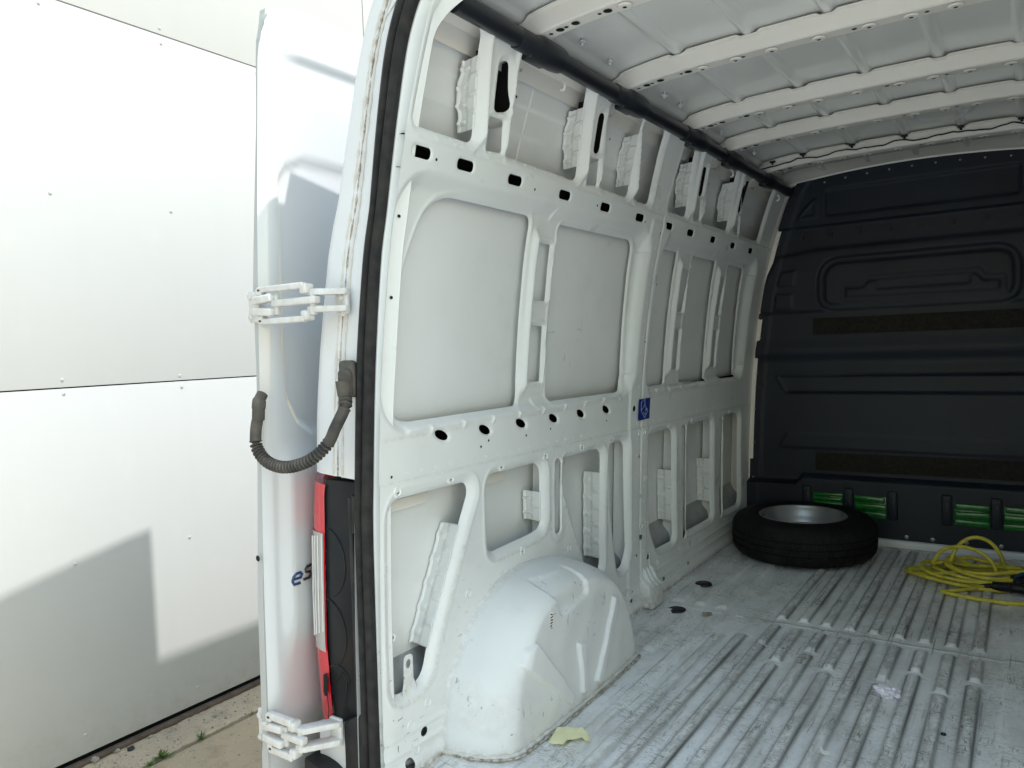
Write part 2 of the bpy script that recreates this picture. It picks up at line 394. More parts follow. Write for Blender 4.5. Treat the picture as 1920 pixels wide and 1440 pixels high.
# ------------------------------------------------------------------ building
bld = tag(empty('building', (-3, .5, GZ)), 'long white panelled building wall with screwed cladding sheets beside the van', 'building')
WX = -3.0
def wpanel(y0, y1, z0, z1):
    b = MB(); b.box((WX-.02, (y0+y1)/2, (z0+z1)/2), (.04, y1-y0, z1-z0), bev=.003, seg=2); o = b.build('cladding_panel', M['panel']); o.parent = bld; o.matrix_parent_inverse = Matrix.Translation(bld.location).inverted(); return o
ROWS = ((GZ+.042, 1.083), (1.089, 2.857), (2.863, 4.6), (4.606, 6.2))
for y0, y1 in ((-8.2, -4.703), (-4.697, -1.203), (-1.197, 2.297), (2.303, 5.797), (5.803, 9.3)):
    for z0, z1 in ROWS: wpanel(y0, y1, z0, z1)
def under(o, par): o.parent = par; o.matrix_parent_inverse = Matrix.Translation(par.location).inverted(); return o
b = MB(); b.box((WX-.10, .5, 2.7), (.10, 18, 7.0)); under(b.build('backing', M['void']), bld)
b = MB(); b.box((WX+.012, .5, GZ+.012), (.035, 17.4, .022), bev=.004); under(b.build('base_trim', M['trim']), bld)
b = MB(); b.lathe([(.0001, .006), (.004, .0062), (.0085, .0045), (.0095, .001), (.0125, .0008), (.0128, -.002)], 20, Matrix.Rotation(rad(90), 4, 'Y'))
b.mi = 1; b.lathe([(.0001, .0066), (.0035, .0064)], 10, Matrix.Rotation(rad(90), 4, 'Y'))
scr0 = b.build('screw', [M['panel'], M['steel']]); first = True
for col_ in range(-3, 8):
    y = .25+.585*col_
    for z in (-.548, .26, 1.054, 1.118, 1.968, 2.82, 2.892, 3.7):
        s = scr0 if first else dup(scr0); first = False
        s.location = (WX+.001, y+random.uniform(-.004, .004), z+random.uniform(-.006, .006)); s.rotation_euler.x = random.uniform(0, 6); s.scale = (.8, .72, .72); under(s, bld)

# ------------------------------------------------------------------ the van
van = tag(empty('delivery_van', (XC, 1.6, GZ)), 'empty white high-roof delivery van seen through its open rear doors', 'van')
def V(o): o.parent = van; o.matrix_parent_inverse = Matrix.Translation(van.location).inverted(); return o
def sub(o, par): o.parent = par; o.matrix_parent_inverse = par.matrix_parent_inverse.copy() if False else Matrix.Identity(4); return o
def mirror(o, parent=None):
    c = o.copy(); C.objects.link(c)
    c.matrix_local = Matrix.Identity(4)
    if parent is None:
        V(c); c.location = (2*XC, 0, 0); c.scale = (-1, 1, 1)
    else: c.parent = parent; c.matrix_parent_inverse = Matrix.Identity(4)
    return c
ZP = [-.3, 0, .4, .65, .9, 1.1, 1.3, 1.5, 1.66, 1.8, 1.95, 2.05, 2.2]
XP = [-.80, -.80, -.79, -.778, -.762, -.742, -.715, -.68, -.64, -.60, -.55, -.51, -.40]
_zz = np.linspace(-.3, 2.2, 501); _xx = np.interp(_zz, ZP, XP); _k = np.hanning(41); _k /= _k.sum()
_xx = np.convolve(np.pad(_xx, 20, mode='edge'), _k, 'valid')
def W(z): return np.interp(z, _zz, _xx)
# --- inner side wall: one pressed sheet with all its openings
OPEN = []                                             # big openings with rolled rims: (polygon, corner radius, roll width, roll depth)
def op(P, r=.022, w=.024, d=.016): OPEN.append((fillet(P, r), 0, w, d))
op([(.02, 1.771), (.272, 1.771), (.205, 2.04), (.02, 2.04)])
op([(.433, 1.768), (.866, 1.762), (.785, 2.04), (.39, 2.04)])
op([(1.027, 1.768), (1.273, 1.762), (1.214, 2.04), (.956, 2.04)])
op([(1.325, 1.762), (1.465, 1.761), (1.434, 2.04), (1.22, 2.04)])
op([(1.652, 1.764), (1.882, 1.758), (1.77, 2.04), (1.655, 2.04)])
op([(2.07, 1.762), (2.455, 1.756), (2.34, 2.04), (1.975, 2.04)])
op([(2.642, 1.758), (2.992, 1.755), (2.99, 2.04), (2.49, 2.04)])
for c in ([(.331, 1.864), (.398, 1.880), (.345, 2.0), (.305, 1.99)], [(.925, 1.862), (.966, 1.868), (.936, 1.993), (.898, 1.986)], [(1.945, 1.86), (1.99, 1.865), (1.95, 1.986), (1.905, 1.98)], [(2.515, 1.858), (2.56, 1.862), (2.52, 1.983), (2.478, 1.978)]): op(c, .018, .014, .008)
for c in ([(.327, 1.762), (.402, 1.768), (.379, 1.854), (.312, 1.852)], [(.925, 1.758), (.997, 1.764), (.971, 1.851), (.905, 1.846)], [(1.952, 1.757), (2.029, 1.761), (1.988, 1.846), (1.93, 1.842)], [(2.527, 1.755), (2.602, 1.758), (2.555, 1.843), (2.505, 1.84)]): op(c, .008, .01, .006)
op([(.036, .790), (.385, .787), (.398, .75), (.354, .657), (.199, .319), (.172, .238), (.040, .228)], [.05, .03, .04, .3, .3, .06, .04], .032, .024)
op([(.482, .790), (.818, .786), (.830, .545), (.765, .536), (.50, .528)], [.045, .05, .05, .1, .035], .030, .022)
op([(.892, .784), (.936, .784), (.942, .503), (.902, .503)], .021, .006, .004)
op([(.962, .776), (1.285, .774), (1.286, .236), (1.144, .334), (.960, .690)], [.02, .045, .04, .05, .06], .024, .02)
op([(1.345, .784), (1.50, .784), (1.520, .30), (1.495, .222), (1.43, .222), (1.372, .50)], [.03, .05, .08, .05, .04, .2], .030, .022)
op([(1.736, .776), (2.035, .774), (2.064, .206), (1.845, .212), (1.765, .34)], [.03, .05, .035, .06, .08], .026, .02)
op([(2.122, .777), (2.178, .777), (2.200, .191), (2.160, .191)], .022, .008, .005)
op([(2.206, .766), (2.585, .764), (2.613, .205), (2.224, .212)], [.02, .05, .04, .02], .026, .02)
op([(2.680, .762), (2.736, .762), (2.756, .186), (2.725, .186)], .022, .008, .005)
op([(2.768, .762), (3.062, .760), (3.093, .19), (2.795, .205)], [.02, .06, .05, .03], .026, .02)
WIN = []                                              # window-like cut-outs in the pressed recesses
WIN.append((fillet([(.070, 1.0), (.685, .999), (.676, 1.177), (.661, 1.626), (.155, 1.628), (.088, 1.43), (.062, 1.25)], [.06, .03, .1, .03, .13, .2, .2]), 0))
if 0: WIN.append(([(.075, 1.066), (.125, 1.005), (.685, .999), (.676, 1.177), (.665, 1.441), (.661, 1.626), (.20, 1.626), (.125, 1.55), (.085, 1.40), (.068, 1.25)], .03))
WIN.append((fillet([(.846, 1.62), (1.437, 1.62), (1.485, .992), (.878, .998)], [.02, .05, .07, .02]), 0))
WIN.append(([(1.70, 1.615), (1.93, 1.612), (1.955, .993), (1.70, .997)], .02))
WIN.append(([(2.126, 1.613), (2.458, 1.61), (2.497, .98), (2.15, .99)], .016))
WIN.append(([(2.66, 1.607), (2.925, 1.60), (2.985, .975), (2.70, .98)], .03))
WIN = [(P if len(P) > 8 else fillet(P, r if r > .01 else .008), 0) for P, r in WIN]
for c in ([(.728, 1.549), (.814, 1.549), (.826, 1.356), (.740, 1.355)], [(.740, 1.273), (.825, 1.269), (.834, 1.073), (.747, 1.075)], [(2.022, 1.541), (2.114, 1.545), (2.109, 1.342), (2.022, 1.341)], [(2.035, 1.255), (2.107, 1.255), (2.114, 1.06), (2.028, 1.062)], [(2.568, 1.533), (2.652, 1.537), (2.650, 1.335), (2.573, 1.334)], [(2.579, 1.25), (2.656, 1.25), (2.664, 1.048), (2.574, 1.05)]): WIN.append((fillet(c, .008), 0))
SLOT = [(y, 1.709-.0056*y, .036 if y < 2 else .032, .0145) for y in (.058, .243, .49, .791, 1.089, 1.392, 1.693, 1.949, 2.255, 2.563, 2.876)]
ELL = [(.25, .949, .025, .017), (.464, .941, .025, .017), (.671, .94, .025, .017), (.884, .936, .025, .017), (1.088, .934, .025, .017), (1.30, .931, .025, .017)]
RND = [(1.549, .912, .013), (1.611, .693, .011), (1.627, .51, .012), (1.642, .322, .012), (1.593, .249, .008), (1.914, .054, .011), (1.537, .061, .010), (2.23, .049, .010), (.155, .093, .014), (.085, .028, .018), (.045, .008, .008)]
def hole_all(y, z):
    d = np.full(np.shape(y), 9.0)
    for P, r, w_, dd in OPEN: d = np.minimum(d, sd_poly(y, z, P, r))
    for P, r in WIN: d = np.minimum(d, sd_poly(y, z, P, r))
    for cy, cz, a, c in SLOT: d = np.minimum(d, sd_rr(y, z, cy-a, cy+a, cz-c, cz+c, .0125))
    for cy, cz, a, c in ELL:
        yr, zr = (y-cy)+(z-cz)*1.0, z-cz; k = np.hypot(yr/a, zr/c); d = np.minimum(d, (k-1)*min(a, c))
    for cy, cz, r in RND: d = np.minimum(d, np.hypot(y-cy, z-cz)-r)
    return d
def ridge(d, w_): return np.clip(1-(d/w_)**2, 0, 1)**2
def wall_h(y, z):
    h = np.zeros(np.shape(y))
    # two big pressed recesses with soft shoulders
    for (y0, y1, z0, z1, rc, wl, wr) in ((-.02, 1.56, .965, 1.675, .13, .05, .085), (1.655, 3.095, .945, 1.668, .11, .05, .09)):
        s = -sd_rr(y, z, y0, y1, z0, z1, rc); wd = np.where(y > (y0+y1)/2, wr, wl)
        wd = np.where((np.abs(z-z0) < .1) | (np.abs(z-z1) < .1), np.minimum(wd, .06), wd)
        h -= .036*smooth01(s/wd)
    # the shelf step with small beads under the windows
    for (y0, y1) in ((.09, 1.42), (1.72, 3.0)):
        inb = smooth01((y-y0)/.02)*smooth01((y1-y)/.02)
        h += .008*inb*smooth01((.990-z)/.006)*smooth01((z-.968)/.008)
        for yb in np.arange(y0+.11, y1, .152): h += .006*ridge(y-yb, .011)*smooth01((z-.955)/.01)*smooth01((.993-z)/.01)
    # vertical hat channels between the windows
    for y0, y1, k in ((.690, .832, 0), (1.965, 2.11, 0), (2.505, 2.655, 0)):
        c0 = y0+.018+(1.3-z)*.0; inb = smooth01((z-1.02)/.05)*smooth01((1.60-z)/.05)
        h += .022*ridge(y-c0-(1.3-z)*.02, .026)*inb
        h += .004*ridge(y-y1-.008-(1.3-z)*.03, .008)*inb
    # rims
    for P, r, w_, dd in OPEN:
        d = sd_poly(y, z, P, r); t = np.clip(1-np.maximum(d, 0)/w_, 0, 1); h -= dd*t**2.0 ; h += .002*ridge(d-w_*1.1, .008)
    for P, r in WIN:
        d = sd_poly(y, z, P, r); t = np.clip(1-np.maximum(d, 0)/.008, 0, 1); h -= .006*t*t; h += .003*ridge(d-.013, .008)
    for cy, cz, a, c in ELL:
        yr, zr = (y-cy)+(z-cz)*1.0, z-cz; d = (np.hypot(yr/a, zr/c)-1)*c; h -= .006*np.clip(1-np.maximum(d, 0)/.006, 0, 1)**2
    for cy, cz, a, c in SLOT:
        d = sd_rr(y, z, cy-a, cy+a, cz-c, cz+c, .0125); h -= .004*np.clip(1-np.maximum(d, 0)/.006, 0, 1)**2
    # column crests beside the upper openings
    up_ = smooth01((z-1.765)/.03)
    for y0 in (.300, .893, 1.298, 1.912, 2.485): h += .016*ridge(y-(y0-.285*(z-1.771)), .022)*up_
    for y0 in (.418, 1.008, 2.045, 2.622): h += .010*ridge(y-(y0-.17*(z-1.771)), .014)*up_
    # lap joints between sheets
    h += .0035*smooth01((1.737-z)/.004)
    h += .0035*smooth01((.846-.0145*y-z)/.005)
    h -= .006*ridge(y-(1.625+.012*(1-z)), .007)*smooth01((1.74-z)/.01)
    h += .006*smooth01((y-1.500)/.02)*smooth01((1.72-y)/.02)*smooth01((1.72-z)/.03)
    # sill beads low down
    for z0 in (.123, .075): h += .004*ridge(z-z0+.048*np.minimum(y, .6)*(y < 1.4), .012)
    h += .012*smooth01((.045-z)/.03)
    # crimps along the rail
    yy = (y*1000) % 76
    h += .0022*ridge(yy-38, 14)*ridge(z-1.748, .008)
    # a few dents
    for cy, cz, a, r in ((.42, .60, -.003, .05), (1.13, .88, -.002, .06), (2.3, .87, -.002, .07), (.9, .48, .002, .04)): h += a*np.exp(-((y-cy)**2+(z-cz)**2)/r**2)
    return h
def wall_dirt(y, z):
    d = .9*np.exp(-np.maximum(z, 0)/.012)+.22*np.exp(-np.abs(z-(.846-.0145*y)+.003)/.003)
    d += .40*np.exp(-np.abs(z-.962)/.004)*(y < 1.45)*(.5+.5*np.sin(y*9))+.25*np.exp(-np.abs(z-.95)/.004)*(y > 1.7)
    for P, r, w_, dd in OPEN[15:]:
        dd_ = sd_poly(y, z, P, r); d += .35*np.exp(-np.abs(dd_-.03)/.004)*(z < .6)
    return np.clip(d, 0, 1)
yg = [-.012]
while yg[-1] < 3.235: yg.append(yg[-1]+.0040+.0016*max(yg[-1], 0))
YG = np.array(yg); ZG = np.concatenate([np.linspace(-.01, .86, 192), np.linspace(.8645, 1.62, 150)[1:], np.linspace(1.624, 2.062, 104)[1:]])
ZG = np.unique(np.round(ZG, 5))
me = relief('side_wall', YG, ZG, hole_all, wall_h, lambda y, z, h: (W(z)+h, y, z), {'dirt': wall_dirt})
wall = V(obj('inner_side_wall', me, M['paint'], None, None, 50))
# --- outer skin seen through the openings
SO_Z = [-.05, .80, .93, 1.0, 1.64, 1.70, 1.78, 2.2]; SO = [-.095, -.095, -.080, -.063, -.063, -.078, -.092, -.10]
zs = np.concatenate([np.arange(-.05, 1.86, .02), [1.868, 1.872], np.arange(1.88, 1.94, .015), [1.945, 1.949], np.arange(1.96, 2.12, .02)])
def skinx(z): return W(z)+np.interp(z, SO_Z, SO)+.003*(z > 1.87)+.003*(z > 1.947)
ys = np.array([-.01, .12, .28, .60, .604, .9, 1.15, 1.3, 1.304, 1.55, 1.9, 2.2, 2.6, 2.9, 3.24])
def skb(y, z): return .004*np.sin(y*3+z*2)
rows = [[(float(skinx(z))+skb(y, z)+(.003 if (.602 < y < 1.303 and z > 1.7) else 0), y, z) for y in ys] for z in zs]
me = loft('outer_skin', rows); attr(me, 'dirt', np.zeros(len(me.vertices)))
skin = V(obj('outer_skin', me, M['skin'], None, None, 30))
# rail boxes close the cavities behind the small holes; black stands for inside shade
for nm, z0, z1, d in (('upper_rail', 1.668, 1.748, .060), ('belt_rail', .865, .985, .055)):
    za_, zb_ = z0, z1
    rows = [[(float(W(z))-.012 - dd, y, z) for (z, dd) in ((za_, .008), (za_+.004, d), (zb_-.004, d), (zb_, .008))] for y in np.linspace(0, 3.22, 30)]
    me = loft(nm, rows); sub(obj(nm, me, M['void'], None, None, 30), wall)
# pillar box behind the round holes and the front post
rows = [[(float(W(z))-.03, 1.56, z), (float(W(z))-.085, 1.56, z), (float(W(z))-.085, 1.70, z), (float(W(z))-.03, 1.70, z)] for z in np.linspace(.0, .86, 12)]
sub(obj('pillar_box', loft('pillar_box', rows), M['skin'], None, None, 30), wall)
attr(wall.children[-1].data, 'dirt', np.zeros(len(wall.children[-1].data.vertices)))
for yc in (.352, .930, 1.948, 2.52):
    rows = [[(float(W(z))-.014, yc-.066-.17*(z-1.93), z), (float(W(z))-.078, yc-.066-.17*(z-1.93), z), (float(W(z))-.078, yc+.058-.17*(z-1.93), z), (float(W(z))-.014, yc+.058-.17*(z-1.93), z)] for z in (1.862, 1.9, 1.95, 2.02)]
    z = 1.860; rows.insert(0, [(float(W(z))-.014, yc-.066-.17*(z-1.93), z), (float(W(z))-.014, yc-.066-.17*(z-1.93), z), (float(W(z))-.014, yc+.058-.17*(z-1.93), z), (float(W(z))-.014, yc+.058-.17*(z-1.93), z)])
    o = obj('column_box', loft('column_box', rows), M['void'], None, None, 30); sub(o, wall)  # hollow column coloured black to stand for the shade in its slot
    b = MB(); b.box((float(W(1.858))-.050, yc+.008, 1.857), (.075, .150, .003)); o = b.build('column_floor', M['cream']); sub(o, wall)
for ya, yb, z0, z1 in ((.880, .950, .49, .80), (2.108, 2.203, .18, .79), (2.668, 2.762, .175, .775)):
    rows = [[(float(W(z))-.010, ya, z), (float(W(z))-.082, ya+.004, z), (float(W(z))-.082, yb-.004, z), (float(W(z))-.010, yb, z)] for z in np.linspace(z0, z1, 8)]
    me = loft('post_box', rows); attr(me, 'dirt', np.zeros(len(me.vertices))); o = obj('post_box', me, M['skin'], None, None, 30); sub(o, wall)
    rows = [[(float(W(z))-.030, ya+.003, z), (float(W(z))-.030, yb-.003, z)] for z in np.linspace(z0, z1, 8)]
    o = obj('slot_shade', loft('slot_shade', rows), M['void'], None, None, 30); sub(o, wall)  # added black plate, painted-in shade behind the narrow slots
# inner sill rail behind the lower openings
rows = []
for y in np.linspace(0, 3.22, 60):
    rows.append([(-.805, y, .02), (-.835, y, .05), (-.838, y, .20), (-.845, y, .232), (-.872, y, .262), (-.885, y, .30)])
me = loft('sill_rail', rows); attr(me, 'dirt', np.full(len(me.vertices), .25)); sub(obj('sill_rail', me, M['sill'], None, None, 40), wall)
# stiffener brackets between inner sheet and skin
def bracket(ya, za_, yb, zb_, dep=.078, nr=4, wav=.0, lip=.012):
    nu, nv = 22, 70; rows = []
    for j in range(nv):
        v = j/(nv-1); z = za_+(zb_-za_)*v; y0 = ya+(yb-ya)*v; row = []
        dd = dep-wav*(.5+.5*math.tanh(3*math.sin(v*7.0+.9)))
        for i in range(nu):
            u = i/(nu-1); x = -.010-dd*u; dy = 0.0
            for k in range(nr):
                vk = (k+.5)/nr
                if u > .55 and abs(v-vk) < .035: dy -= .006*(1-((v-vk)/.035)**2)*min(1, (u-.55)/.08)
                vq = (k+.98)/nr
                if u < .42 and abs(v-vq) < .035 and vq < .97: dy -= .006*(1-((v-vq)/.035)**2)*min(1, (.42-u)/.08)
            if u > .93: dy -= lip*(u-.93)/.07
            row.append((float(W(z))+x, y0+dy+.014*u, z))
        rows.append(row)
    me = loft('stiffener_bracket', rows); attr(me, 'dirt', np.array([.35*(abs(i % nu - nu*.5) < 2) for i in range(nu*nv)]))
    o = obj('stiffener_bracket', me, M['paint'], None, None, 35); sub(o, wall)
    md = o.modifiers.new('thick', 'SOLIDIFY'); md.thickness = .0025
for a in ((.266, 1.81, .222, 1.985), (.856, 1.81, .805, 1.985), (1.262, 1.81, 1.226, 1.985), (1.868, 1.81, 1.80, 1.985), (2.435, 1.81, 2.36, 1.985)): bracket(*a, dep=.074, nr=4, wav=.010)
bracket(.199, .322, .352, .657, nr=5); bracket(.828, .567, .822, .675, nr=2); bracket(1.288, .312, 1.282, .672, nr=5)
bracket(2.062, .305, 2.048, .562, nr=3); bracket(2.610, .297, 2.594, .54, nr=3)
# slim roof-edge brackets above the lower openings
for y0, y1, z in ((.09, .27, .757), (.50, .68, .757), (.97, 1.10, .745), (1.76, 1.86, .742), (2.22, 2.33, .735)):
    b = MB(); b.box((float(W(z))-.07, (y0+y1)/2, z), (.004, y1-y0, .032), bev=.001); sub(b.build('skin_rib', M['cream']), wall)
# slotted strut inside the narrow opening next to the pillar
b = MB(); P = [(1.352, .205), (1.362, .19), (1.42, .19), (1.432, .21), (1.408, .50), (1.38, .505)]
me = relief('slotted_strut', np.linspace(1.345, 1.436, 26), np.linspace(.185, .51, 80), lambda y, z: np.maximum(-np.minimum(sd_poly(y, z, [(1.373, .27), (1.408, .27), (1.398, .45), (1.380, .45)], .012), np.hypot(y-1.392, z-.23)-.008)*-1, sd_poly(y, z, P, .01))*-1, lambda y, z: 0*y, lambda y, z, h: (W(z)-.012+h, y, z), {'dirt': lambda y, z: 0*y})
o = obj('slotted_strut', me, M['paint'], None, None, 40); sub(o, wall); o.modifiers.new('t', 'SOLIDIFY').thickness = .003
# lashing plate in the rear opening
me = relief('lashing_plate', np.linspace(.075, .15, 30), np.linspace(.215, .345, 48), lambda y, z: -np.maximum(sd_poly(y, z, [(.078, .218), (.148, .222), (.128, .262), (.126, .335), (.090, .338), (.088, .262)], .012), -(np.hypot((y-.108)/1.0, (z-.310)/1.3)-.010)), lambda y, z: 0*y, lambda y, z, h: (W(z)-.004+h, y, z), {'dirt': lambda y, z: .2+0*y})
o = obj('lashing_plate', me, M['paint'], None, None, 40); sub(o, wall); o.modifiers.new('t', 'SOLIDIFY').thickness = .003
# trim-clip holes: pressed ring with a dark bore
b = MB(); RY = Matrix.Rotation(rad(90), 4, 'Y')
b.lathe([(.0172, -.002), (.0150, .0012), (.0128, .0026), (.0108, .0020), (.0098, .0004), (.0055, .0002)], 20, RY); b.mi = 1; b.lathe([(.0058, .0003), (.0001, -.0005)], 12, RY)
clip0 = b.build('clip_hole', [M['paint'], M['void']]); sub(clip0, wall); clips = []
CL = [(.056, .815), (.29, .813), (.555, .81), (.824, .805), (1.092, .802), (1.349, .801), (.681, .497), (1.006, .427), (.376, .435), (.174, .171), (1.96, .794), (2.258, .791), (2.557, .788), (2.854, .783), (1.609, .80), (1.661, .798), (1.681, .585), (1.702, .369), (2.381, .144), (2.665, .139), (2.113, .148), (1.835, .154), (1.629, .585), (1.642, .372), (.058, .40), (.120, .055), (.10, .135)]
def onw(o, y, z, off=.0):
    dz = .01; sl = (float(W(z+dz))-float(W(z-dz)))/(2*dz)
    h = float(wall_h(np.array([y]), np.array([z]))[0])
    o.location = (float(W(z))+h+off, y, z); o.rotation_euler = (0, math.atan(sl), 0); return o
for i, (y, z) in enumerate(CL):
    c = clip0 if i == 0 else dup(clip0); onw(c, y, z, -.0006); clips.append(c)
# tiny drilled holes
b = MB(); b.lathe([(.0042, .0012), (.0001, .0013)], 10, RY); pin0 = b.build('pin_hole', M['void']); sub(pin0, wall)
for i, (y, z) in enumerate([(.115, 1.70), (.60, 1.695), (1.02, 1.70), (1.44, 1.69), (.035, .86), (.44, .89), (.48, .905), (.70, .895), (.86, .90), (1.30, .885), (.30, .12), (1.545, .10), (1.68, .12), (.43, 1.93), (1.03, 1.93), (2.05, 1.93), (1.60, 1.66), (1.66, 1.45), (1.61, 1.2)]):
    c = pin0 if i == 0 else dup(pin0); onw(c, y, z, 0)
# blue sticker with a line drawing
st = MB(); st.box((0, 0, 0), (.0012, .118, .094)); st = st.build('sticker', M['sticker'], None, None); sub(st, wall)
onw(st, 1.643, .902, .006)
ln = MB()
def line(pts):
    for a, c in zip(pts, pts[1:]):
        va, vc = Vector((.0012, *a)), Vector((.0012, *c)); ln.tube([va, vc], .0011, 5)
line([(-.035, .037), (-.035, -.005), (.006, -.04), (.038, -.008), (.002, .018), (-.035, -.005)]); line([(.002, .018), (.0, .046)]); line([(.005, -.025), (.008, -.018), (.012, -.024)]); line([(.013, -.006), (.02, -.004), (.018, .003)]); line([(-.03, .036), (0, .046)]); line([(-.012, -.012), (-.006, -.018)])
for z0 in (-.002, -.010): line([(.010, z0), (.026, z0+.004)])
o = ln.build('sticker_drawing', M['stickline']); o.parent = st; o.matrix_parent_inverse = Matrix.Identity(4)
b = MB(); b.lathe([(.0062, -.0005), (.0048, .0012), (.0040, .0008), (.0001, -.0004)], 10, RY); wd0 = b.build('spot_weld', M['paint'], None, 60); sub(wd0, wall); k_ = 0
for y in np.arange(.10, 3.1, .062):
    for z in (1.757, .862-.0145*y):
        if z > 1.7 and min(abs(y-q) for q in (.30, .40, .90, 1.0, 1.29, 1.9, 2.04, 2.5, 2.6)) < .03: continue
        c = wd0 if k_ == 0 else dup(wd0); k_ += 1; onw(c, y+random.uniform(-.006, .006), z, -.0004)
for z in np.arange(.10, 1.66, .075):
    for y in (1.585, 1.668):
        c = dup(wd0); onw(c, y, z+random.uniform(-.006, .006), -.0004)
mw = mirror(wall)
ms = mirror(skin)

# --- wheel arch
AO = catmull([(x, y, 0) for x, y in [(.231, -.02), (.236, .056), (.263, .19), (.319, .276), (.40, .362), (.485, .418), (.573, .446), (.70, .455), (.86, .436), (.965, .400), (1.05, .345), (1.12, .255), (1.165, .14), (1.183, .05), (1.187, -.02)]], 24)
AO = np.array([(q.x, q.y) for q in AO]); ns = len(AO)
SP = np.stack([np.linspace(.50, .98, ns), np.full(ns, -.02)], 1)
APOLY = np.vstack([AO, [(1.5, -.6), (.1, -.6)]])
tt = np.concatenate([np.linspace(0, .10, 14)**1.0, np.linspace(.10, 1, 84)[1:]])
tt = np.where(tt < .10, .10*(tt/.10)**1.7, tt)
AP = AO[:, None, :]*(1-tt)[None, :, None]+SP[:, None, :]*tt[None, :, None]
ay, az = AP[..., 0], AP[..., 1]
d = np.maximum(-sd_poly(ay, az, APOLY), 0); wr = .070+.045*smooth01((.5-ay)/.2)-.012*smooth01((ay-.95)/.2)
t = np.clip(d/wr, 0, 1); hx = .215*np.sqrt(np.clip(1-(1-t)**2, 0, 1))*(.965+.035*smooth01((.3-az)/.3))
hx += .010*np.clip((d-.1)/.2, 0, 1)
def feat(P, r, dep, w_=.0055): return dep*smooth01(-sd_poly(ay, az, P, r)/w_)
# pressed stiffening figures on the inner face
hx += feat([(.40, .285), (.445, .298), (.64, .055), (.612, .032), (.368, .245)], .012, .016)
hx += feat([(.682, .212), (.727, .205), (.726, .028), (.692, .035)], .008, .014)
hx += feat([(.965, .29), (1.0, .25), (.815, .02), (.783, .045)], .008, .015)
hx -= feat([(.55, .44), (.60, .325), (.79, .345), (.77, .44)], .02, .014)
hx += .0016*np.sin(ay*31+az*17)*np.sin(az*41-ay*9)*(d > .05)
X = W(az)+.003+hx; vv = np.stack([X, ay, az], -1)
# flange round the outline
fl = []; nrm = np.gradient(AO, axis=0); nrm = np.stack([-nrm[:, 1], nrm[:, 0]], 1); nrm /= np.hypot(nrm[:, 0], nrm[:, 1])[:, None]
for off, hh in ((.022, .0005), (.020, .004), (.006, .0045), (.002, .003)):
    q = AO+nrm*off; fl.append(np.stack([W(q[:, 1])+hh+wall_h(q[:, 0], q[:, 1])*.0, q[:, 0], q[:, 1]], -1))
rows = np.concatenate([np.stack(fl, 1), vv], 1)
me = loft('wheel_arch', rows); zz_ = rows[..., 2].ravel(); dd_ = np.tile(np.array([1, 1, .2, .9, .6, .3]+[0]*(rows.shape[1]-6)), (ns, 1)).ravel()
attr(me, 'dirt', np.clip(.9*np.exp(-np.maximum(zz_, 0)/.010)+.55*dd_, 0, 1))
arch = V(obj('wheel_arch', me, M['arch'], None, None, 180))
# worn label on the arch
b = MB(); b.prism([(0, -.007, .034), (0, .010, .036), (0, .013, -.034), (0, -.004, -.030)], (.0012, 0, 0)); lb = b.build('worn_label', M['scrap'], None, None); sub(lb, arch)
lb.location = (-.590+.008, .535, .325); lb.rotation_euler = (rad(-3), rad(2), rad(-2))
b = MB()
for k in range(7):
    z0 = .028-k*.009; b.box((.0016, .002+.001*random.uniform(-1, 1), z0), (.0008, .010+.004*random.random(), .0035), rot=Matrix.Rotation(rad(random.uniform(-25, 25)), 3, 'X'))
o = b.build('print', M['void'], None, None); o.parent = lb
# dirty sealant round the foot
i0 = [int(np.argmin(np.abs(az[i]))) for i in range(ns)]
_b = sorted([(float(ay[i, -1]), 0) for i in range(ns)])
yf = np.concatenate([.228+.26*np.linspace(0, 1, 40)**2, np.linspace(.49, 1.02, 20)[1:], 1.187-.162*np.linspace(1, 0, 30)[1:]**2]); zf0 = np.zeros_like(yf)
df = np.maximum(-sd_poly(yf, zf0, APOLY), 0); wf = .070+.045*smooth01((.5-yf)/.2)-.012*smooth01((yf-.95)/.2); tf = np.clip(df/wf, 0, 1)
xf = W(zf0)+.003+.215*np.sqrt(np.clip(1-(1-tf)**2, 0, 1))+.010*np.clip((df-.1)/.2, 0, 1)
ft = [Vector((float(a)+.004, float(c), 0)) for a, c in zip(xf, yf)]
if 0: ft = catmull([(-.80, .222, 0), (-.76, .235, 0), (-.70, .250, 0), (-.645, .285, 0), (-.600, .36, 0), (-.578, .45, 0), (-.572, .60, 0), (-.572, .85, 0), (-.580, 1.02, 0), (-.600, 1.12, 0), (-.640, 1.21, 0), (-.70, 1.29, 0), (-.79, 1.345, 0)], 10)
b = MB(); b.tube([q+Vector((0, 0, .001)) for q in ft], [.008+.002*math.sin(i*1.7) for i in range(len(ft))], 8); o = b.build('foot_sealant', M['sealant'], None, 60); sub(o, arch)
b = MB(); b.tube([q+Vector((.015, .004*(1 if q.y > .7 else -1), .0005)) for q in ft], [.0035+.0018*math.sin(i*2.3)+.0012*math.sin(i*.9) for i in range(len(ft))], 6); o = b.build('seam_grime', M['grime'], None, 60); sub(o, arch)
am = mirror(arch)

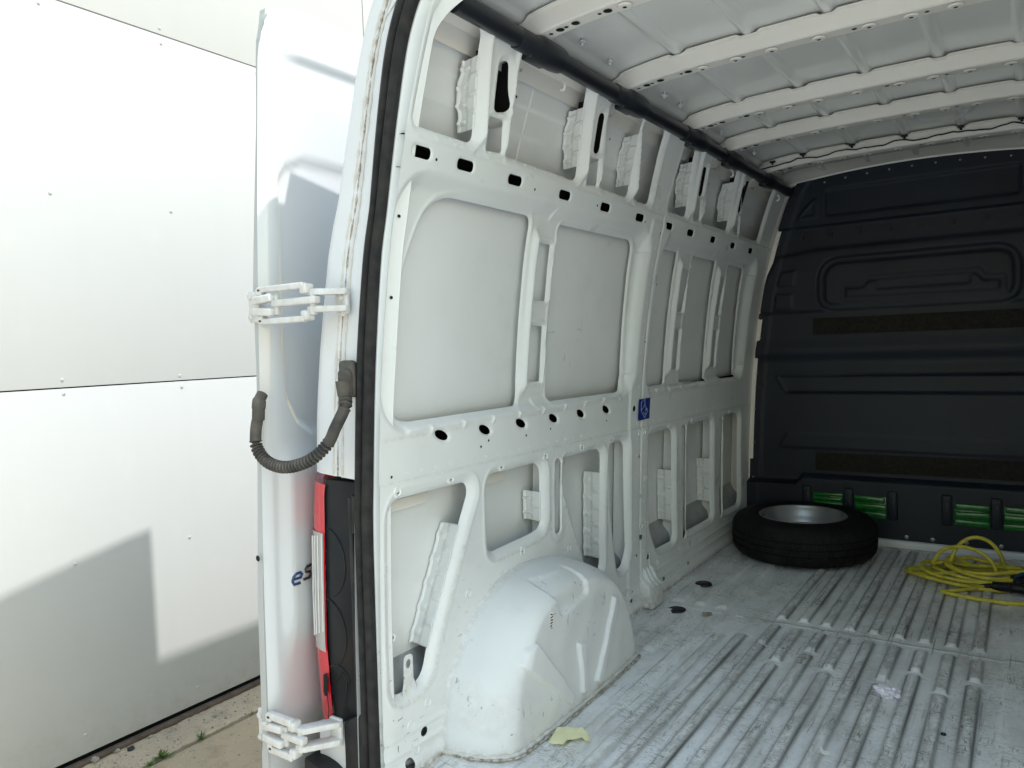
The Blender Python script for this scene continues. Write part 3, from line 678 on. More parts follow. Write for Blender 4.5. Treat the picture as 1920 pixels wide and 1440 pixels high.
# --- cargo floor
LANE = [-.208+.0897*i for i in range(9)]
E2 = [1.516, 1.388, 1.534, 1.405, 9, 1.409, 1.526, 1.385, 1.536]; S3 = [1.477, 1.315, 1.466, 1.336, 9, 1.329, 1.465, 1.337, 1.462]
BEADS = []
for i, x in enumerate(LANE):
    BEADS.append((x, 1.80, 3.13, .024))
    if E2[i] < 5: BEADS.append((x, E2[i]-.02, 1.705, .023)); BEADS.append((x, -.08, S3[i], .024))
    else: BEADS.append((x, -.08, 1.70, .024))
for x in (-.675, -.572, -.470): BEADS.append((x, 1.80, 3.12, .030)); 
for x in (-.672, -.570): BEADS.append((x, 1.23, 1.68, .030))
BEADS.append((-.463, -.06, 1.68, .026)); BEADS.append((-.38, -.06, 1.50, .024)); BEADS.append((-.30, -.06, 1.55, .022))
for x in (.79, .892, .995): BEADS.append((x, 1.80, 3.12, .030))
for x in (.70, .785): BEADS.append((x, -.06, 1.62, .026))
def bead_sd(x, y):
    d = np.full(np.shape(x), 9.0)
    for bx, y0, y1, hw in BEADS: d = np.minimum(d, np.maximum(np.maximum(np.abs(x-bx)-hw*.82, (y0-y)*.28), (y-y1)*.6))
    return d
def floor_h(x, y):
    d = bead_sd(x, y); h = .0110*smooth01(-(d-.004)/.009)
    h -= .004*ridge(d-.012, .006)*0
    h += .004*ridge(y-(1.748+.0*x), .006)*(x > -.66)*(x < .98)           # sheet joint
    h += .003*smooth01((y-1.748)/.01)
    h -= .010*smooth01((x-.578)/.02)*smooth01((.70-x)/.02)*0
    h += .006*smooth01((x-.585)/.012)                                     # next pressing to the right
    h += .0025*np.sin(x*23+1)*np.sin(y*3.1)*.5+.0012*np.sin(x*61)*np.sin(y*11+2)
    h += -.004*np.exp(-((x-.0)**2/.02+(y-1.16)**2/.03))
    return h
def fl_wear(x, y):
    d = bead_sd(x, y); return np.clip(smooth01(-d/.006)*.9+.06, 0, 1)*smooth01((x+.52)/.2)
def fl_crack(x, y):
    d = np.full(np.shape(x), 9.0)
    for bx, y0, y1, hw in BEADS: d = np.minimum(d, np.where((y > y0-.004) & (y < y1+.004), np.abs(np.abs(x-bx)-hw*.82), 9.0))
    c = np.exp(-np.abs(d-.0005)/.0044)*smooth01((x+.46)/.18)*(.78+.22*np.sin(y*5.3+x*40))
    return np.clip(c+.8*np.exp(-np.abs(y-1.752)/.004)*(x > -.36)*(x < .98), 0, 1)
def fl_dirt(x, y):
    d = np.exp(-np.maximum(x+.79, 0)/.018)+np.exp(-np.maximum(3.185-y, 0)/.012)
    d += .8*np.exp(-np.abs(y-1.738)/.007)*((x > -.45)&(x < -.2))
    for (a, c) in [(q.x, q.y) for q in ft[::2]]: d += .32*np.exp(-((x-a)**2+(y-c)**2)/.010**2)
    return np.clip(d, 0, 1)
XF = np.concatenate([np.arange(-.83, -.30, .0055), np.arange(-.30, .62, .0034), np.arange(.62, 1.16, .009)]); YF = np.concatenate([np.arange(-.09, 1.25, .011), np.arange(1.25, 1.86, .0055), np.arange(1.86, 3.22, .012)])
me = relief('cargo_floor', XF, YF, None, floor_h, lambda x, y, h: (x, y, h-.006), {'wear': fl_wear, 'crack': fl_crack, 'dirt': fl_dirt})
flo = V(obj('cargo_floor', me, M['floor'], None, None, 180))
b = MB(); b.box((XC, 1.55, -.09), (1.98, 3.3, .10)); sub(b.build('underbody', M['black']), flo)
# black lashing-point plugs
b = MB(); b.lathe([(.0001, .008), (.012, .0085), (.020, .0065), (.023, .0085), (.029, .0065), (.031, 0)], 24)
pl0 = b.build('floor_plug', M['gloss_black']); 
for i, (x, y, r) in enumerate(((-.651, 2.067, .3), (-.636, 1.689, .6), (-.716, 1.301, .2))):
    c = pl0 if i == 0 else dup(pl0); sub(c, flo); c.location = (x, y, float(floor_h(np.array([x]), np.array([y]))[0])-.006); c.rotation_euler.z = r; c.scale = (1.35, 1.2, 1.3)
# pillar foot casting with gussets
b = MB(); b.prism([(-.80, 1.63, 0), (-.725, 1.63, 0), (-.740, 1.63, .10), (-.782, 1.63, .135), (-.792, 1.63, .25), (-.80, 1.63, .25)], (0, .135, 0), .006)
for yk in (1.672, 1.708, 1.744): b.prism([(-.79, yk-.008, .11), (-.728, yk-.008, .088), (-.745, yk-.008, .105), (-.772, yk-.008, .16), (-.79, yk-.008, .175)], (0, .016, 0), .004)
me_ = b
o = me_.build('pillar_foot', M['paint']); attr(o.data, 'dirt', np.array([.9*math.exp(-max(v.co.z, 0)/.012) for v in o.data.vertices])); V(o)
b = MB(); b.box((-.7895, 1.70, .195), (.004, .075, .055)); sub(b.build('foot_recess', M['void']), o); b = MB()
b.tube([(-.787, 1.66, .166), (-.787, 1.74, .166), (-.787, 1.74, .224), (-.787, 1.66, .224)], .004, 6, closed=True); sub(b.build('recess_rim', M['frame']), o)

# --- roof: skin with pressed beads, bows, black tube
RB = [-.53, -.295, -.06, .175, .41, .645, .88]
def roofz(x): return 2.168-.006*((x-XC)/.5)**2-.020*(np.abs(x-XC)/.67)**6-.06*np.clip((np.abs(x-XC)-.68)/.2, 0, 2)**2
def btop(x): return 2.139-.032*((x-.14)/.55)**2
BOW = [.44, 1.03, 1.67, 2.14, 2.75]
def roof_h(x, y):
    h = np.zeros(np.shape(x))
    for rx in RB:
        for y0, y1 in zip([.02]+BOW, BOW+[3.2]):
            s = -sd_rr(x, y, rx-.022, rx+.022, y0+.10 if y0 > .1 else y0, y1+.03, .02); h -= .014*smooth01(s/.014)
    h -= .010*np.exp(-((np.hypot(x-.35, (y-2.45)*1.0)-.11)/.012)**2)
    h += .0015*np.sin(x*14+y*5)
    return h
XR = np.concatenate([np.arange(-.72, .70, .007), np.arange(.70, 1.05, .012)]); YR = np.arange(-.0, 3.38, .014)
me = relief('roof_skin', XR, YR, None, roof_h, lambda x, y, h: (x, y, roofz(x)+h), flip=True)
roof = V(obj('roof_skin', me, M['roof'], None, None, 180))
def bow(y, name='roof_bow'):
    prof = [(-.048, .052), (-.040, .050), (-.034, .048), (-.026, .004), (-.020, .0), (.030, .0), (.036, .004), (.044, .048), (.060, .050)]
    xs = np.linspace(-.585, 2*XC+.585, 120); rows = []
    for x in xs:
        e = min(x+.585, 2*XC+.585-x); zb = float(roofz(x))-.062-.03*max(0, 1-e/.10)**2
        k = 1+.35*max(0, 1-e/.06)
        notch = 0
        for rx in RB:
            if abs(x-rx-.0) < .026: notch = .008
        rows.append([(x, y+a*(1 if abs(a) > .03 else k), zb+c-(notch if c > .045 else 0)) for a, c in prof])
    me = loft(name, rows); o = V(obj(name, me, M['cream'], None, None, 32)); o.modifiers.new('t', 'SOLIDIFY').thickness = .003
    return o
bows = [bow(y) for y in BOW]
b = MB(); b.lathe([(.0125, .0005), (.0001, .0006)], 16, Matrix.Rotation(rad(180), 4, 'X')); bh0 = b.build('bow_hole', M['void'])
b = MB(); b.lathe([(.026, -.001), (.022, .004), (.014, .0052), (.008, .005)], 20, Matrix.Rotation(rad(180), 4, 'X')); b.mi = 1; b.lathe([(.0075, .0053), (.0001, .0056)], 12, Matrix.Rotation(rad(180), 4, 'X')); bd0 = b.build('bow_boss', [M['cream'], M['void']])
f1 = f2 = True
for bo, y in zip(bows, BOW):
    for x, s in ((-.500, 1.3), (-.455, .5), (-.425, 1), (-.405, .5), (-.375, 1), (-.30, .45), (-.275, 1), (-.09, .5), (.24, .6), (.43, .5)):
        c = bh0 if f1 else dup(bh0); f1 = False; c.parent = bo; c.matrix_parent_inverse = Matrix.Identity(4)
        c.location = (x, y+.004, float(roofz(x))-.062-.001-.03*max(0, 1-(x+.585)/.10)**2); c.scale = (s, s, 1); c.rotation_euler.y = 0
    for x in (-.225, -.115, .0, .14, .28, .39, .50, .62):
        c = bd0 if f2 else dup(bd0); f2 = False; c.parent = bo; c.matrix_parent_inverse = Matrix.Identity(4)
        c.location = (x, y+.005, float(roofz(x))-.062-.003); c.rotation_euler.y = 0; c.scale = (.8, .8, .8)
# side roof rail: closes wall top to roof skin
rows = [[(-.51, y, 2.055), (-.545, y, 2.062), (-.585, y, 2.05), (-.60, y, 2.00)] for y in (0, 1.6, 3.24)]
rl = V(obj('roof_rail', loft('roof_rail', rows), M['cream'], None, None, 40)); mirror(rl)
# studs on the roof edge
b = MB(); b.lathe([(.0001, -.022), (.0045, -.022), (.0045, -.010), (.008, -.010), (.008, -.006), (.003, -.006), (.003, .01)], 10); b.box((0, 0, -.012), (.03, .005, .004)); sd0 = b.build('roof_stud', M['frame'])
for i, (x, y) in enumerate(((-.47, .24), (-.47, .66), (-.475, .86), (-.47, 1.30), (-.47, 1.46), (-.47, 1.95), (-.47, 2.44), (-.46, 3.0), (-.30, 3.1))):
    c = sd0 if i == 0 else dup(sd0); sub(c, roof); c.location = (x, y, float(roofz(np.array(x)))-.004); c.rotation_euler = (.2, 0, random.uniform(0, 3))
# hanging hooks on the cant rail
b = MB(); b.tube(catmull([(0, 0, .02), (.01, 0, 0), (.006, 0, -.014), (-.004, 0, -.012)], 5), .005, 8); hk0 = b.build('trim_hook', M['frame'])
for i, y in enumerate((.60, 2.21, 3.03)):
    c = hk0 if i == 0 else dup(hk0); sub(c, wall); c.location = (float(W(2.01))+.01, y, 1.995)
# black tube with sockets
TX, TZ, TR = -.497, 2.050, .0275
b = MB(); b.tube([(TX+.002*math.sin(y*3), y, TZ+.002*math.cos(y*4)) for y in np.linspace(.055, 3.20, 24)], TR, 24); tube = V(b.build('roof_tube', M['tube'], None, 40))
for y in BOW:
    b = MB(); yb = y-.12
    b.tube([(TX, yb+.005, TZ), (TX, yb+.01, TZ), (TX, yb+.09, TZ), (TX, yb+.105, TZ), (TX, yb+.12, TZ), (TX, yb+.20, TZ), (TX, yb+.235, TZ), (TX, yb+.24, TZ)], [.029, .031, .031, .036, .039, .039, .036, .029], 24)
    b.box((TX-.01, yb+.12, TZ-.028), (.04, .10, .018), bev=.006); o = b.build('tube_socket', M['tube'], None, 40); sub(o, tube)
# thin wire with clips along the last bow
wp = []
for k in range(60):
    x = -.47+1.25*k/59; zb = float(roofz(np.array(x)))-.035; wp.append((x, 2.70-.012*math.sin(k*.9)-.006*math.sin(k*2.1), zb-.012*abs(math.sin((x+.33)*math.pi/.235))))
b = MB(); b.tube(catmull([(-.485, 2.62, 2.03), (-.487, 2.60, 2.07), (-.478, 2.66, 2.092)]+wp[1:], 3), .0035, 6); wire = V(b.build('roof_wire', M['rubber'], None, 60))
b = MB(); b.box((0, 0, 0), (.03, .016, .010), bev=.003); b.cyl((0, 0, -.014), (0, 0, 0), .006, 8); wc0 = b.build('wire_clip', M['black'])
for i, x in enumerate((-.45, -.295, -.06, .175, .41, .645)):
    c = wc0 if i == 0 else dup(wc0); sub(c, wire); c.location = (x, 2.698, float(roofz(np.array(x)))-.020)

# --- bulkhead
BY = 3.28
def bh(x, z):
    h = np.zeros(np.shape(x))                          # positive = towards the rear
    # lower raised moulding
    h += .015*smooth01((.93-z)/.02)*0
    lz = .375+.035*smooth01((-.40-x)/-.2)*0+.028*smooth01((x+.45)/.1)*0
    h += .062*smooth01((lz-.015*smooth01((-.45-x)/.05)*3-z)/.02)
    h += .010*smooth01((1.165-z)/.03)*smooth01((z-1.09)/.02)*0
    # upper: flange step, big top panel, lozenge nest
    h += .028*smooth01((z-1.835)/.012)
    h -= .016*smooth01(-sd_rr(x, z, -.31, .645, 1.885, 2.052, .025)/.016)
    h += .010*ridge(sd_poly(x, z, [(-.46, 1.895), (-.36, 1.895), (-.36, 2.0)], .004), .010)
    h += .016*smooth01(-sd_poly(x, z, [(-.72, 1.46), (-.60, 1.69), (-.36, 1.72), (.66, 1.72), (.86, 1.69), (1.0, 1.46), (1.0, 1.33), (-.72, 1.33)], .05)/.03)
    s = sd_poly(x, z, fillet([(-.37, 1.335), (-.36, 1.66), (.65, 1.66), (.65, 1.335)], [.10, .13, .12, .10], 8))
    h -= .022*smooth01(-s/.02); h += .014*smooth01((-s-.035)/.02)
    s2 = sd_poly(x, z, [(-.24, 1.38), (-.24, 1.50), (-.13, 1.50), (-.10, 1.535), (.46, 1.535), (.49, 1.495), (.58, 1.495), (.58, 1.375)], .015)
    h -= .010*smooth01(-s2/.012); h += .010*smooth01((-s2-.03)/.012)
    s3 = sd_rr(x, z, -.05, .42, 1.445, 1.50, .012); h -= .008*smooth01(-s3/.01)
    for P in ([(-.60, 1.50), (-.57, 1.59), (-.47, 1.60), (-.49, 1.50)], [(-.62, 1.36), (-.60, 1.46), (-.50, 1.46), (-.50, 1.36)]): h += .009*smooth01(-sd_poly(x, z, P, .012)/.01)
    # two long horizontal pressings
    h += .010*ridge(sd_poly(x, z, [(-.61, .968), (-.55, .862), (.90, .862), (.97, .962)], .01), .008)-.006*smooth01(-sd_poly(x, z, [(-.61, .968), (-.55, .862), (.90, .862), (.97, .962)], .01)/.01)
    P = [(-.553, .624), (-.612, .522), (.97, .515), (.90, .614)]; h += .006*smooth01(-sd_poly(x, z, P, .01)/.012)
    # soft waist
    h += .018*np.exp(-((z-1.115)/.05)**2)-.012*np.exp(-((z-1.04)/.04)**2)
    # edge flange
    e = x-W(z)-.03; h += .010*smooth01((.055-e)/.012)
    # pockets between the vertical studs
    return h
XB = np.arange(-.83, 1.16, .0085); ZB = np.arange(.02, 2.16, .0085)
me = relief('bulkhead', XB, ZB, lambda x, z: np.minimum(np.minimum(x-W(z)-.012, 2*XC-x-W(z)-.012), btop(x)-z), bh, lambda x, z, h: (x, BY-h*np.where(z > .45, .72, 1), z), flip=False)
bulk = V(obj('bulkhead', me, M['bulk'], None, None, 60))
b = MB(); b.box((XC, 3.40, 1.0), (2.3, .03, 2.6)); sub(b.build('light_blocker', M['black']), bulk)  # added plate out of view, blocks light leaking in round the bulkhead
rows = [[(x, 3.10, float(roofz(x))-.004), (x, 3.20, float(roofz(x))-.012), (x, 3.235, float(btop(x))+.012), (x, 3.258, float(btop(x))+.008), (x, 3.262, float(btop(x))-.006), (x, 3.30, float(btop(x))-.008)] for x in np.linspace(-.62, 2*XC+.62, 60)]
V(obj('front_header', loft('front_header', rows), M['cream'], None, None, 40))
def bpart(name, m, x0, x1, z0, z1, d, t=.004, bev=.0015):
    b = MB(); b.box(((x0+x1)/2, BY-d, (z0+z1)/2), (x1-x0, t, z1-z0), bev=bev); o = b.build(name, m); sub(o, bulk); return o
bpart('felt_strip', M['felt'], -.385, .80, 1.205, 1.30, .016, .006); bpart('felt_strip', M['felt'], -.385, .80, .40, .505, .008, .006)
for x in (-.425, -.195, .035, .30, .528, .755):
    b = MB(); b.box((x, BY-.066, .228), (.052, .022, .168), bev=.010, seg=3); b.mi = 1; b.box((x+.004, BY-.079, .222), (.024, .006, .12), bev=.003); o = b.build('rubber_block', [M['bulk'], M['bulk']]); sub(o, bulk)
for x0, x1, z0, z1 in ((-.395, -.225, .20, .28), (-.165, .006, .145, .278), (.33, .498, .145, .275), (.557, .725, .145, .275)):
    b = MB(); n = 3
    for k in range(n):
        zc = z0+(k+.5)*(z1-z0)/n; b.box(((x0+x1)/2+random.uniform(-.006, .006), BY-.068, zc), (x1-x0-.01*random.random(), .020, (z1-z0)/n*.84), bev=.009, seg=3, rot=Matrix.Rotation(rad(random.uniform(-2, 2)), 3, 'Y'))
    b.box(((x0+x1)/2, BY-.060, (z0+z1)/2), (x1-x0-.008, .014, z1-z0-.008), bev=.003); o = b.build('green_pad', M['green']); sub(o, bulk)
b = MB(); b.lathe([(.0001, .006), (.006, .0055), (.009, .003), (.0125, .0025), (.013, 0)], 14, Matrix.Rotation(rad(90), 4, 'X')); bb0 = b.build('bulkhead_bolt', M['steel']); n_ = 0
BL = [(x, float(btop(x))-.030, .022) for x in np.arange(-.42, .7, .113)]+[(x, .057, .064) for x in (.103, .231, .391, .548, .70)]+[(float(W(z))+.032, z, .012) for z in (.12, .33, .55, .76, .98, 1.2, 1.4, 1.58, 1.76, 1.95)]
for x, z, d in BL:
    c = bb0 if n_ == 0 else dup(bb0); sub(c, bulk); c.location = (x, BY-d, z); n_ += 1; s = .42 if z > .1 else .9; c.scale = (s, s, s)
b = MB(); b.lathe([(.0001, .012), (.012, .012), (.014, .008), (.024, .008), (.027, 0)], 18, Matrix.Rotation(rad(90), 4, 'X')); rv0 = b.build('liner_clip', M['black'])
for i, (x, z) in enumerate([(x, 1.785) for x in np.arange(-.44, .7, .155)]+[(-.69, 1.33), (-.705, .905)]):
    c = rv0 if i == 0 else dup(rv0); sub(c, bulk); c.location = (x, BY-.004, z); s = .55 if z > 1.7 else .8; c.scale = (s, 1, s)
# white threshold strip at the bulkhead foot
b = MB(); b.prism([(-.79, 3.192, -.004), (-.79, 3.192, .024), (-.79, 3.200, .036), (-.79, 3.25, .038), (-.79, 3.25, -.004)], (1.90, 0, 0), .002); V(b.build('threshold_strip', M['frame']))
rows = [[(float(W(z))-.09, 3.215, z), (float(W(z))-.002, 3.215, z), (float(W(z))+.006, 3.235, z), (float(W(z))+.006, 3.27, z), (float(W(z))+.03, 3.271, z)] for z in np.linspace(0, 2.06, 40)]
fp = V(obj('front_post', loft('front_post', rows), M['cream'], None, None, 40)); mirror(fp)

# --- rear frame: inner flange strip, rubber seal, white rear face, sealant
def ring(path, mirror_=True):
    P = catmull([(x, 0, z) for x, z in path], 10); P = [Vector((q.x, 0, q.z)) for q in P]
    Rr = [Vector((2*XC-q.x, 0, q.z)) for q in P[::-1]][1:]; return P+Rr
SEAL = ring([(-.812, -.02), (-.812, .054), (-.806, .428), (-.799, .715), (-.790, .844), (-.765, 1.137), (-.728, 1.421), (-.697, 1.563), (-.656, 1.753), (-.615, 1.917), (-.585, 2.0), (-.545, 2.065), (-.48, 2.105), (-.36, 2.125), (-.1, 2.14), (XC, 2.143)])
STRIP = ring([(-.806, -.02), (-.805, .054), (-.797, .428), (-.785, .70), (-.775, .842), (-.748, 1.10), (-.703, 1.421), (-.672, 1.563), (-.629, 1.753), (-.582, 1.917), (-.558, 1.985), (-.522, 2.020), (-.473, 2.042), (-.40, 2.060), (-.30, 2.075), (-.1, 2.094), (XC, 2.096)])
def nrm2(P):
    out = []
    for i in range(len(P)):
        t = (P[min(i+1, len(P)-1)]-P[max(i-1, 0)]).normalized(); out.append(Vector((-t.z, 0, t.x)))
    return out
NS = nrm2(SEAL)
rows = []
for q, s, n in zip(SEAL, STRIP, NS):
    wq = Vector((0, 0, 0))
    rows.append([(q.x+n.x*.03, .012, q.z+n.z*.03), (q.x, -.004, q.z), (q.x*.94+s.x*.06-n.x*.004, -.006, q.z*.94+s.z*.06-n.z*.004), (s.x*.2+q.x*.8-n.x*.006, .004, s.z*.2+q.z*.8-n.z*.006), (s.x-n.x*.006, .042, s.z-n.z*.006), (s.x, .05, s.z), (s.x+n.x*.012, .052, s.z+n.z*.012), (s.x+n.x*.05, .056, s.z+n.z*.05)])
me = loft('opening_frame', rows); attr(me, 'dirt', np.array([.25*(v.co.z < .2) for v in me.vertices])); V(obj('opening_frame', me, M['paint'], None, None, 35))
b = MB(); b.lathe([(.0065, .0010), (.0001, .0012)], 12, RY); sh0 = b.build('frame_hole', M['void']); ofr = bpy.data.objects['opening_frame']; k_ = 0
for z in (1.80, 1.735, 1.545, 1.355, 1.02, .79, .60, .36, .30, .10):
    i = min(range(len(SEAL)//2), key=lambda q: abs(SEAL[q].z-z)); q, s_, n = SEAL[i], STRIP[i], NS[i]
    c = sh0 if k_ == 0 else dup(sh0); k_ += 1; sub(c, ofr); u = .55
    c.location = (q.x*(1-u)*.8+s_.x*(u+.2*(1-u))-n.x*.0055, .004+.038*(u-.0)*.8, q.z*(1-u)+s_.z*u); c.rotation_euler = (0, 0, math.atan2(-(s_.x-q.x), .05)-.05); c.scale = (1, .7, .7)
# rubber seal: two-lobed section
prof = [(.0, .004), (.002, -.016), (.010, -.026), (.022, -.029), (.034, -.024), (.040, -.012), (.046, -.012), (.052, -.022), (.062, -.026), (.074, -.022), (.084, -.008), (.087, .012)]
def loftring(name, P, N, prof, m, sm=40, wsc=None):
    rows = []
    for q, n in zip(P, N):
        k = wsc(q.z) if wsc else 1; rows.append([(q.x+n.x*a*k, c, q.z+n.z*a*k) for a, c in prof])
    return V(obj(name, loft(name, rows), m, None, None, sm))
sw = lambda z: float(np.interp(z, [0, .4, .84, 1.2, 1.57, 1.75, 1.9, 2.06], [.70, .68, .72, .72, .62, .70, .76, .76]))
loftring('door_seal', SEAL, NS, prof, M['rubber'], 45, sw)
# white rear face of the body above the lamps (left and right), with shoulder into the side
def rear_face_rows(P, N, zmin):
    rows = []
    for q, n in zip(P, N):
        if q.z < zmin: continue
        s0 = .082*sw(q.z); wd = float(np.interp(q.z, [.8, 1.0, 1.44, 1.77, 2.03, 2.12], [.185, .185, .165, .13, .11, .10]))
        pf = [(s0, .014), (s0+.006, .006), (s0+wd*.35, .002), (s0+wd*.40, .006), (s0+wd*.46, .006), (s0+wd*.50, .0), (s0+wd*.82, .0), (s0+wd*.94, .006), (s0+wd*1.05, .022), (s0+wd*1.14, .05), (s0+wd*1.2, .09), (s0+wd*1.22, .16)]
        rows.append([(q.x+n.x*a, c, q.z+n.z*a) for a, c in pf])
    return rows
rr = rear_face_rows(SEAL, NS, .835); V(obj('rear_pillar', loft('rear_pillar', rr), M['frame'], None, None, 40))
half = len(SEAL)//2
for off, rad_ in ((.36, .0035), (.53, .0045)):
    pts = []
    for q, n in zip(SEAL[:half+1], NS[:half+1]):
        if q.z < .835: continue
        s0 = .082*sw(q.z); wd = float(np.interp(q.z, [.8, 1.0, 1.44, 1.77, 2.03, 2.12], [.185, .185, .165, .13, .11, .10])); a = s0+wd*off
        pts.append((q.x+n.x*a, .002, q.z+n.z*a))
    b = MB(); b.tube(pts, [rad_*(1+.35*math.sin(i*1.9)+.2*math.sin(i*.77)) for i in range(len(pts))], 7); V(b.build('seam_sealant', M['sealant'], None, 60))
pts = []
for q, n in zip(SEAL[:half+1], NS[:half+1]):
    if q.z < .84: continue
    s0 = .082*sw(q.z); wd = float(np.interp(q.z, [.8, 1.0, 1.44, 1.77, 2.03, 2.12], [.185, .185, .165, .13, .11, .10])); a = s0+wd*.475; pts.append((q.x+n.x*a, .0045, q.z+n.z*a))
b = MB(); b.tube(pts, [.0022*(1+.5*math.sin(i*2.9)+.4*math.sin(i*1.3)) for i in range(len(pts))], 5); V(b.build('seam_grime', M['grime'], None, 60))
# exterior side and roof shell
OUT = [(-1.06, -.42), (-1.10, -.2), (-1.115, .1), (-1.118, .45), (-1.105, .82), (-1.083, 1.0), (-1.04, 1.23), (-.998, 1.45), (-.947, 1.62), (-.90, 1.77), (-.847, 1.92), (-.805, 2.03), (-.742, 2.122), (-.66, 2.175), (-.5, 2.215), (-.2, 2.245), (XC, 2.25)]
OP = ring(OUT); rows = [[(q.x+(XC-q.x)*(.012 if y < .17 else 0), y, q.z+(.13*float(smooth01((y-.09)/.04))*float(smooth01((q.z-1.95)/.2)))) for q in OP] for y in (.09, .11, .13, .6, 1.2, 2, 2.8, 3.6)]  # roof edge raised out of view to shift the van's cast shadow
rows = [[r[i] for r in rows] for i in range(len(rows[0]))]
V(obj('body_shell', loft('body_shell', rows), M['body'], None, None, 40))
# rear shut-face below the lamp on the far side and the black one by the camera
b = MB(); b.prism([(-.845, .012, .842), (-1.0, .012, .842), (-1.012, .012, .56), (-1.02, .012, .36), (-1.008, .012, .125), (-.93, .012, .15), (-.862, .012, .19)], (0, .10, 0), .004)
tl = V(b.build('tail_lamp', M['gloss_black']))
b = MB(); b.prism([(-.885, .012, .80), (-.898, .012, .80), (-.905, .012, .19), (-.890, .012, .19)], (0, -.012, 0), .003); b.prism([(-.865, .013, .80), (-.88, .013, .81), (-.885, .013, .70), (-.868, .013, .70)], (0, -.016, 0), .003)
sub(b.build('housing_rib', M['black']), tl)
b = MB()
for (cx, cz, r, a0, a1) in ((-1.02, .60, .105, -75, 75), (-1.03, .39, .105, -70, 80), (-.985, .24, .062, 20, 170)):
    b.tube([(cx+r*.85*math.cos(rad(a)), .0105, cz+r*1.0*math.sin(rad(a))) for a in np.linspace(a0, a1, 24)], .0016, 5)
b.tube([(-1.0, .0105, .24), (-.965, .0105, .29), (-.945, .0105, .27), (-.958, .0105, .19)], .0016, 5)
sub(b.build('housing_mould_line', M['black']), tl)
# lens wraps from the shut-face outwards round the corner
def lens(name, z0, z1, m, bulge=0, nseg=40, par=None, u0=0, u1=1):
    rows = []
    for z in np.linspace(z0, z1, nseg):
        xi = float(np.interp(z, [.105, .125, .36, .56, .80, .84], [-1.0, -1.008, -1.020, -1.012, -1.0, -.99])); xo = float(np.interp(z, [.1, .3, .5, .7, .82], [-1.13, -1.142, -1.14, -1.128, -1.110])); row = []
        for u in np.linspace(u0, u1, 14):
            a = u*math.pi/2; row.append((xi+(xo-xi)*math.sin(a)*1.0-bulge*math.sin(a), .008+.12*(1-math.cos(a))-bulge*math.cos(a), z+(.018*(u) if z > .7 else 0)-(.05*(1-u) if z < .2 else 0)*0))
        if u1 == 1: row += [(xo-.004, .18, row[-1][2]), (xo-.002, .26, row[-1][2]), (xo+.02, .29, row[-1][2])]
        rows.append(row)
    if u1 == 1: rows.append([(-1.04, .10, rows[-1][0][2])]*len(rows[-1]))
    o = obj(name, loft(name, rows), m, None, None, 50); sub(o, par or tl); return o
lens('red_lens', .105, .826, M['red'])
lens('clear_lens', .335, .685, M['clear'], .0025, u0=.02, u1=.62)
b = MB()
for k, u in enumerate((.05, .15, .25, .35, .45, .55)):
    a = u*math.pi/2; pts = []
    for z in np.linspace(.345+.05*(1-k/6), .68-.004*k, 20):
        xi = float(np.interp(z, [.105, .125, .36, .56, .80, .84], [-1.0, -1.008, -1.020, -1.012, -1.0, -.99])); xo = float(np.interp(z, [.1, .3, .5, .7, .82], [-1.13, -1.142, -1.14, -1.128, -1.110]))
        pts.append((xi+(xo-xi)*math.sin(a)-.004*math.sin(a), .008+.12*(1-math.cos(a))-.004*math.cos(a), z))
    b.tube(pts, .0022, 6)
sub(b.build('lens_ridge', M['ridge'], None, 60), tl)
b = MB(); b.prism([(-1.018, .004, .275), (-1.028, .004, .268), (-1.034, .006, .215), (-1.024, .003, .205), (-1.018, .003, .24)], (-.004, -.004, 0)); sub(b.build('lens_crack', M['void']), tl)
b = MB(); b.tube(catmull([(-1.014, .003, .26), (-1.022, .002, .22), (-1.018, .002, .17), (-1.024, .004, .14)], 6), .0014, 5); sub(b.build('crack_line', M['void']), tl)
# dirty ledge under the lamp, white corner, black bumper
b = MB(); b.prism([(-.865, .004, .192), (-1.0, .004, .122), (-.995, .004, .108), (-.862, .004, .165)], (0, .05, 0), .003); sub(b.build('lamp_ledge', M['grime']), tl)
b = MB(); b.prism([(-1.075, .01, .115), (-.985, .01, .125), (-.950, .01, .125), (-.955, .01, -.10), (-1.08, .01, -.10)], (0, .2, 0), .006); V(b.build('rear_corner', M['frame']))
b = MB(); b.prism([(-.952, -.006, .150), (-.852, -.006, .205), (-.846, -.006, -.30), (-.96, -.006, -.30)], (0, .15, 0), .008); V(b.build('bumper_end', M['black']))
b = MB(); b.prism(catmull([(-1.10, -.03, .015), (-1.04, -.045, .018), (-.98, -.05, .0), (-.93, -.05, -.06), (-.93, -.05, -.30), (-1.12, -.03, -.30)], 5), (0, .18, 0), .006); b.box((XC, .02, -.24), (1.96, .16, .34), bev=.03); V(b.build('rear_bumper', M['black']))
b = MB(); b.box((XC, -.05, -.03), (1.9, .09, .045), bev=.008); V(b.build('rear_sill', M['black']))
# right-hand shut face so the far corner is closed
b = MB(); b.prism([(2*XC+.845, .012, .835), (2*XC+1.1, .03, .83), (2*XC+1.1, .03, -.2), (2*XC+.862, .012, -.2)], (0, .12, 0), .004); V(b.build('tail_lamp_housing', M['gloss_black']))

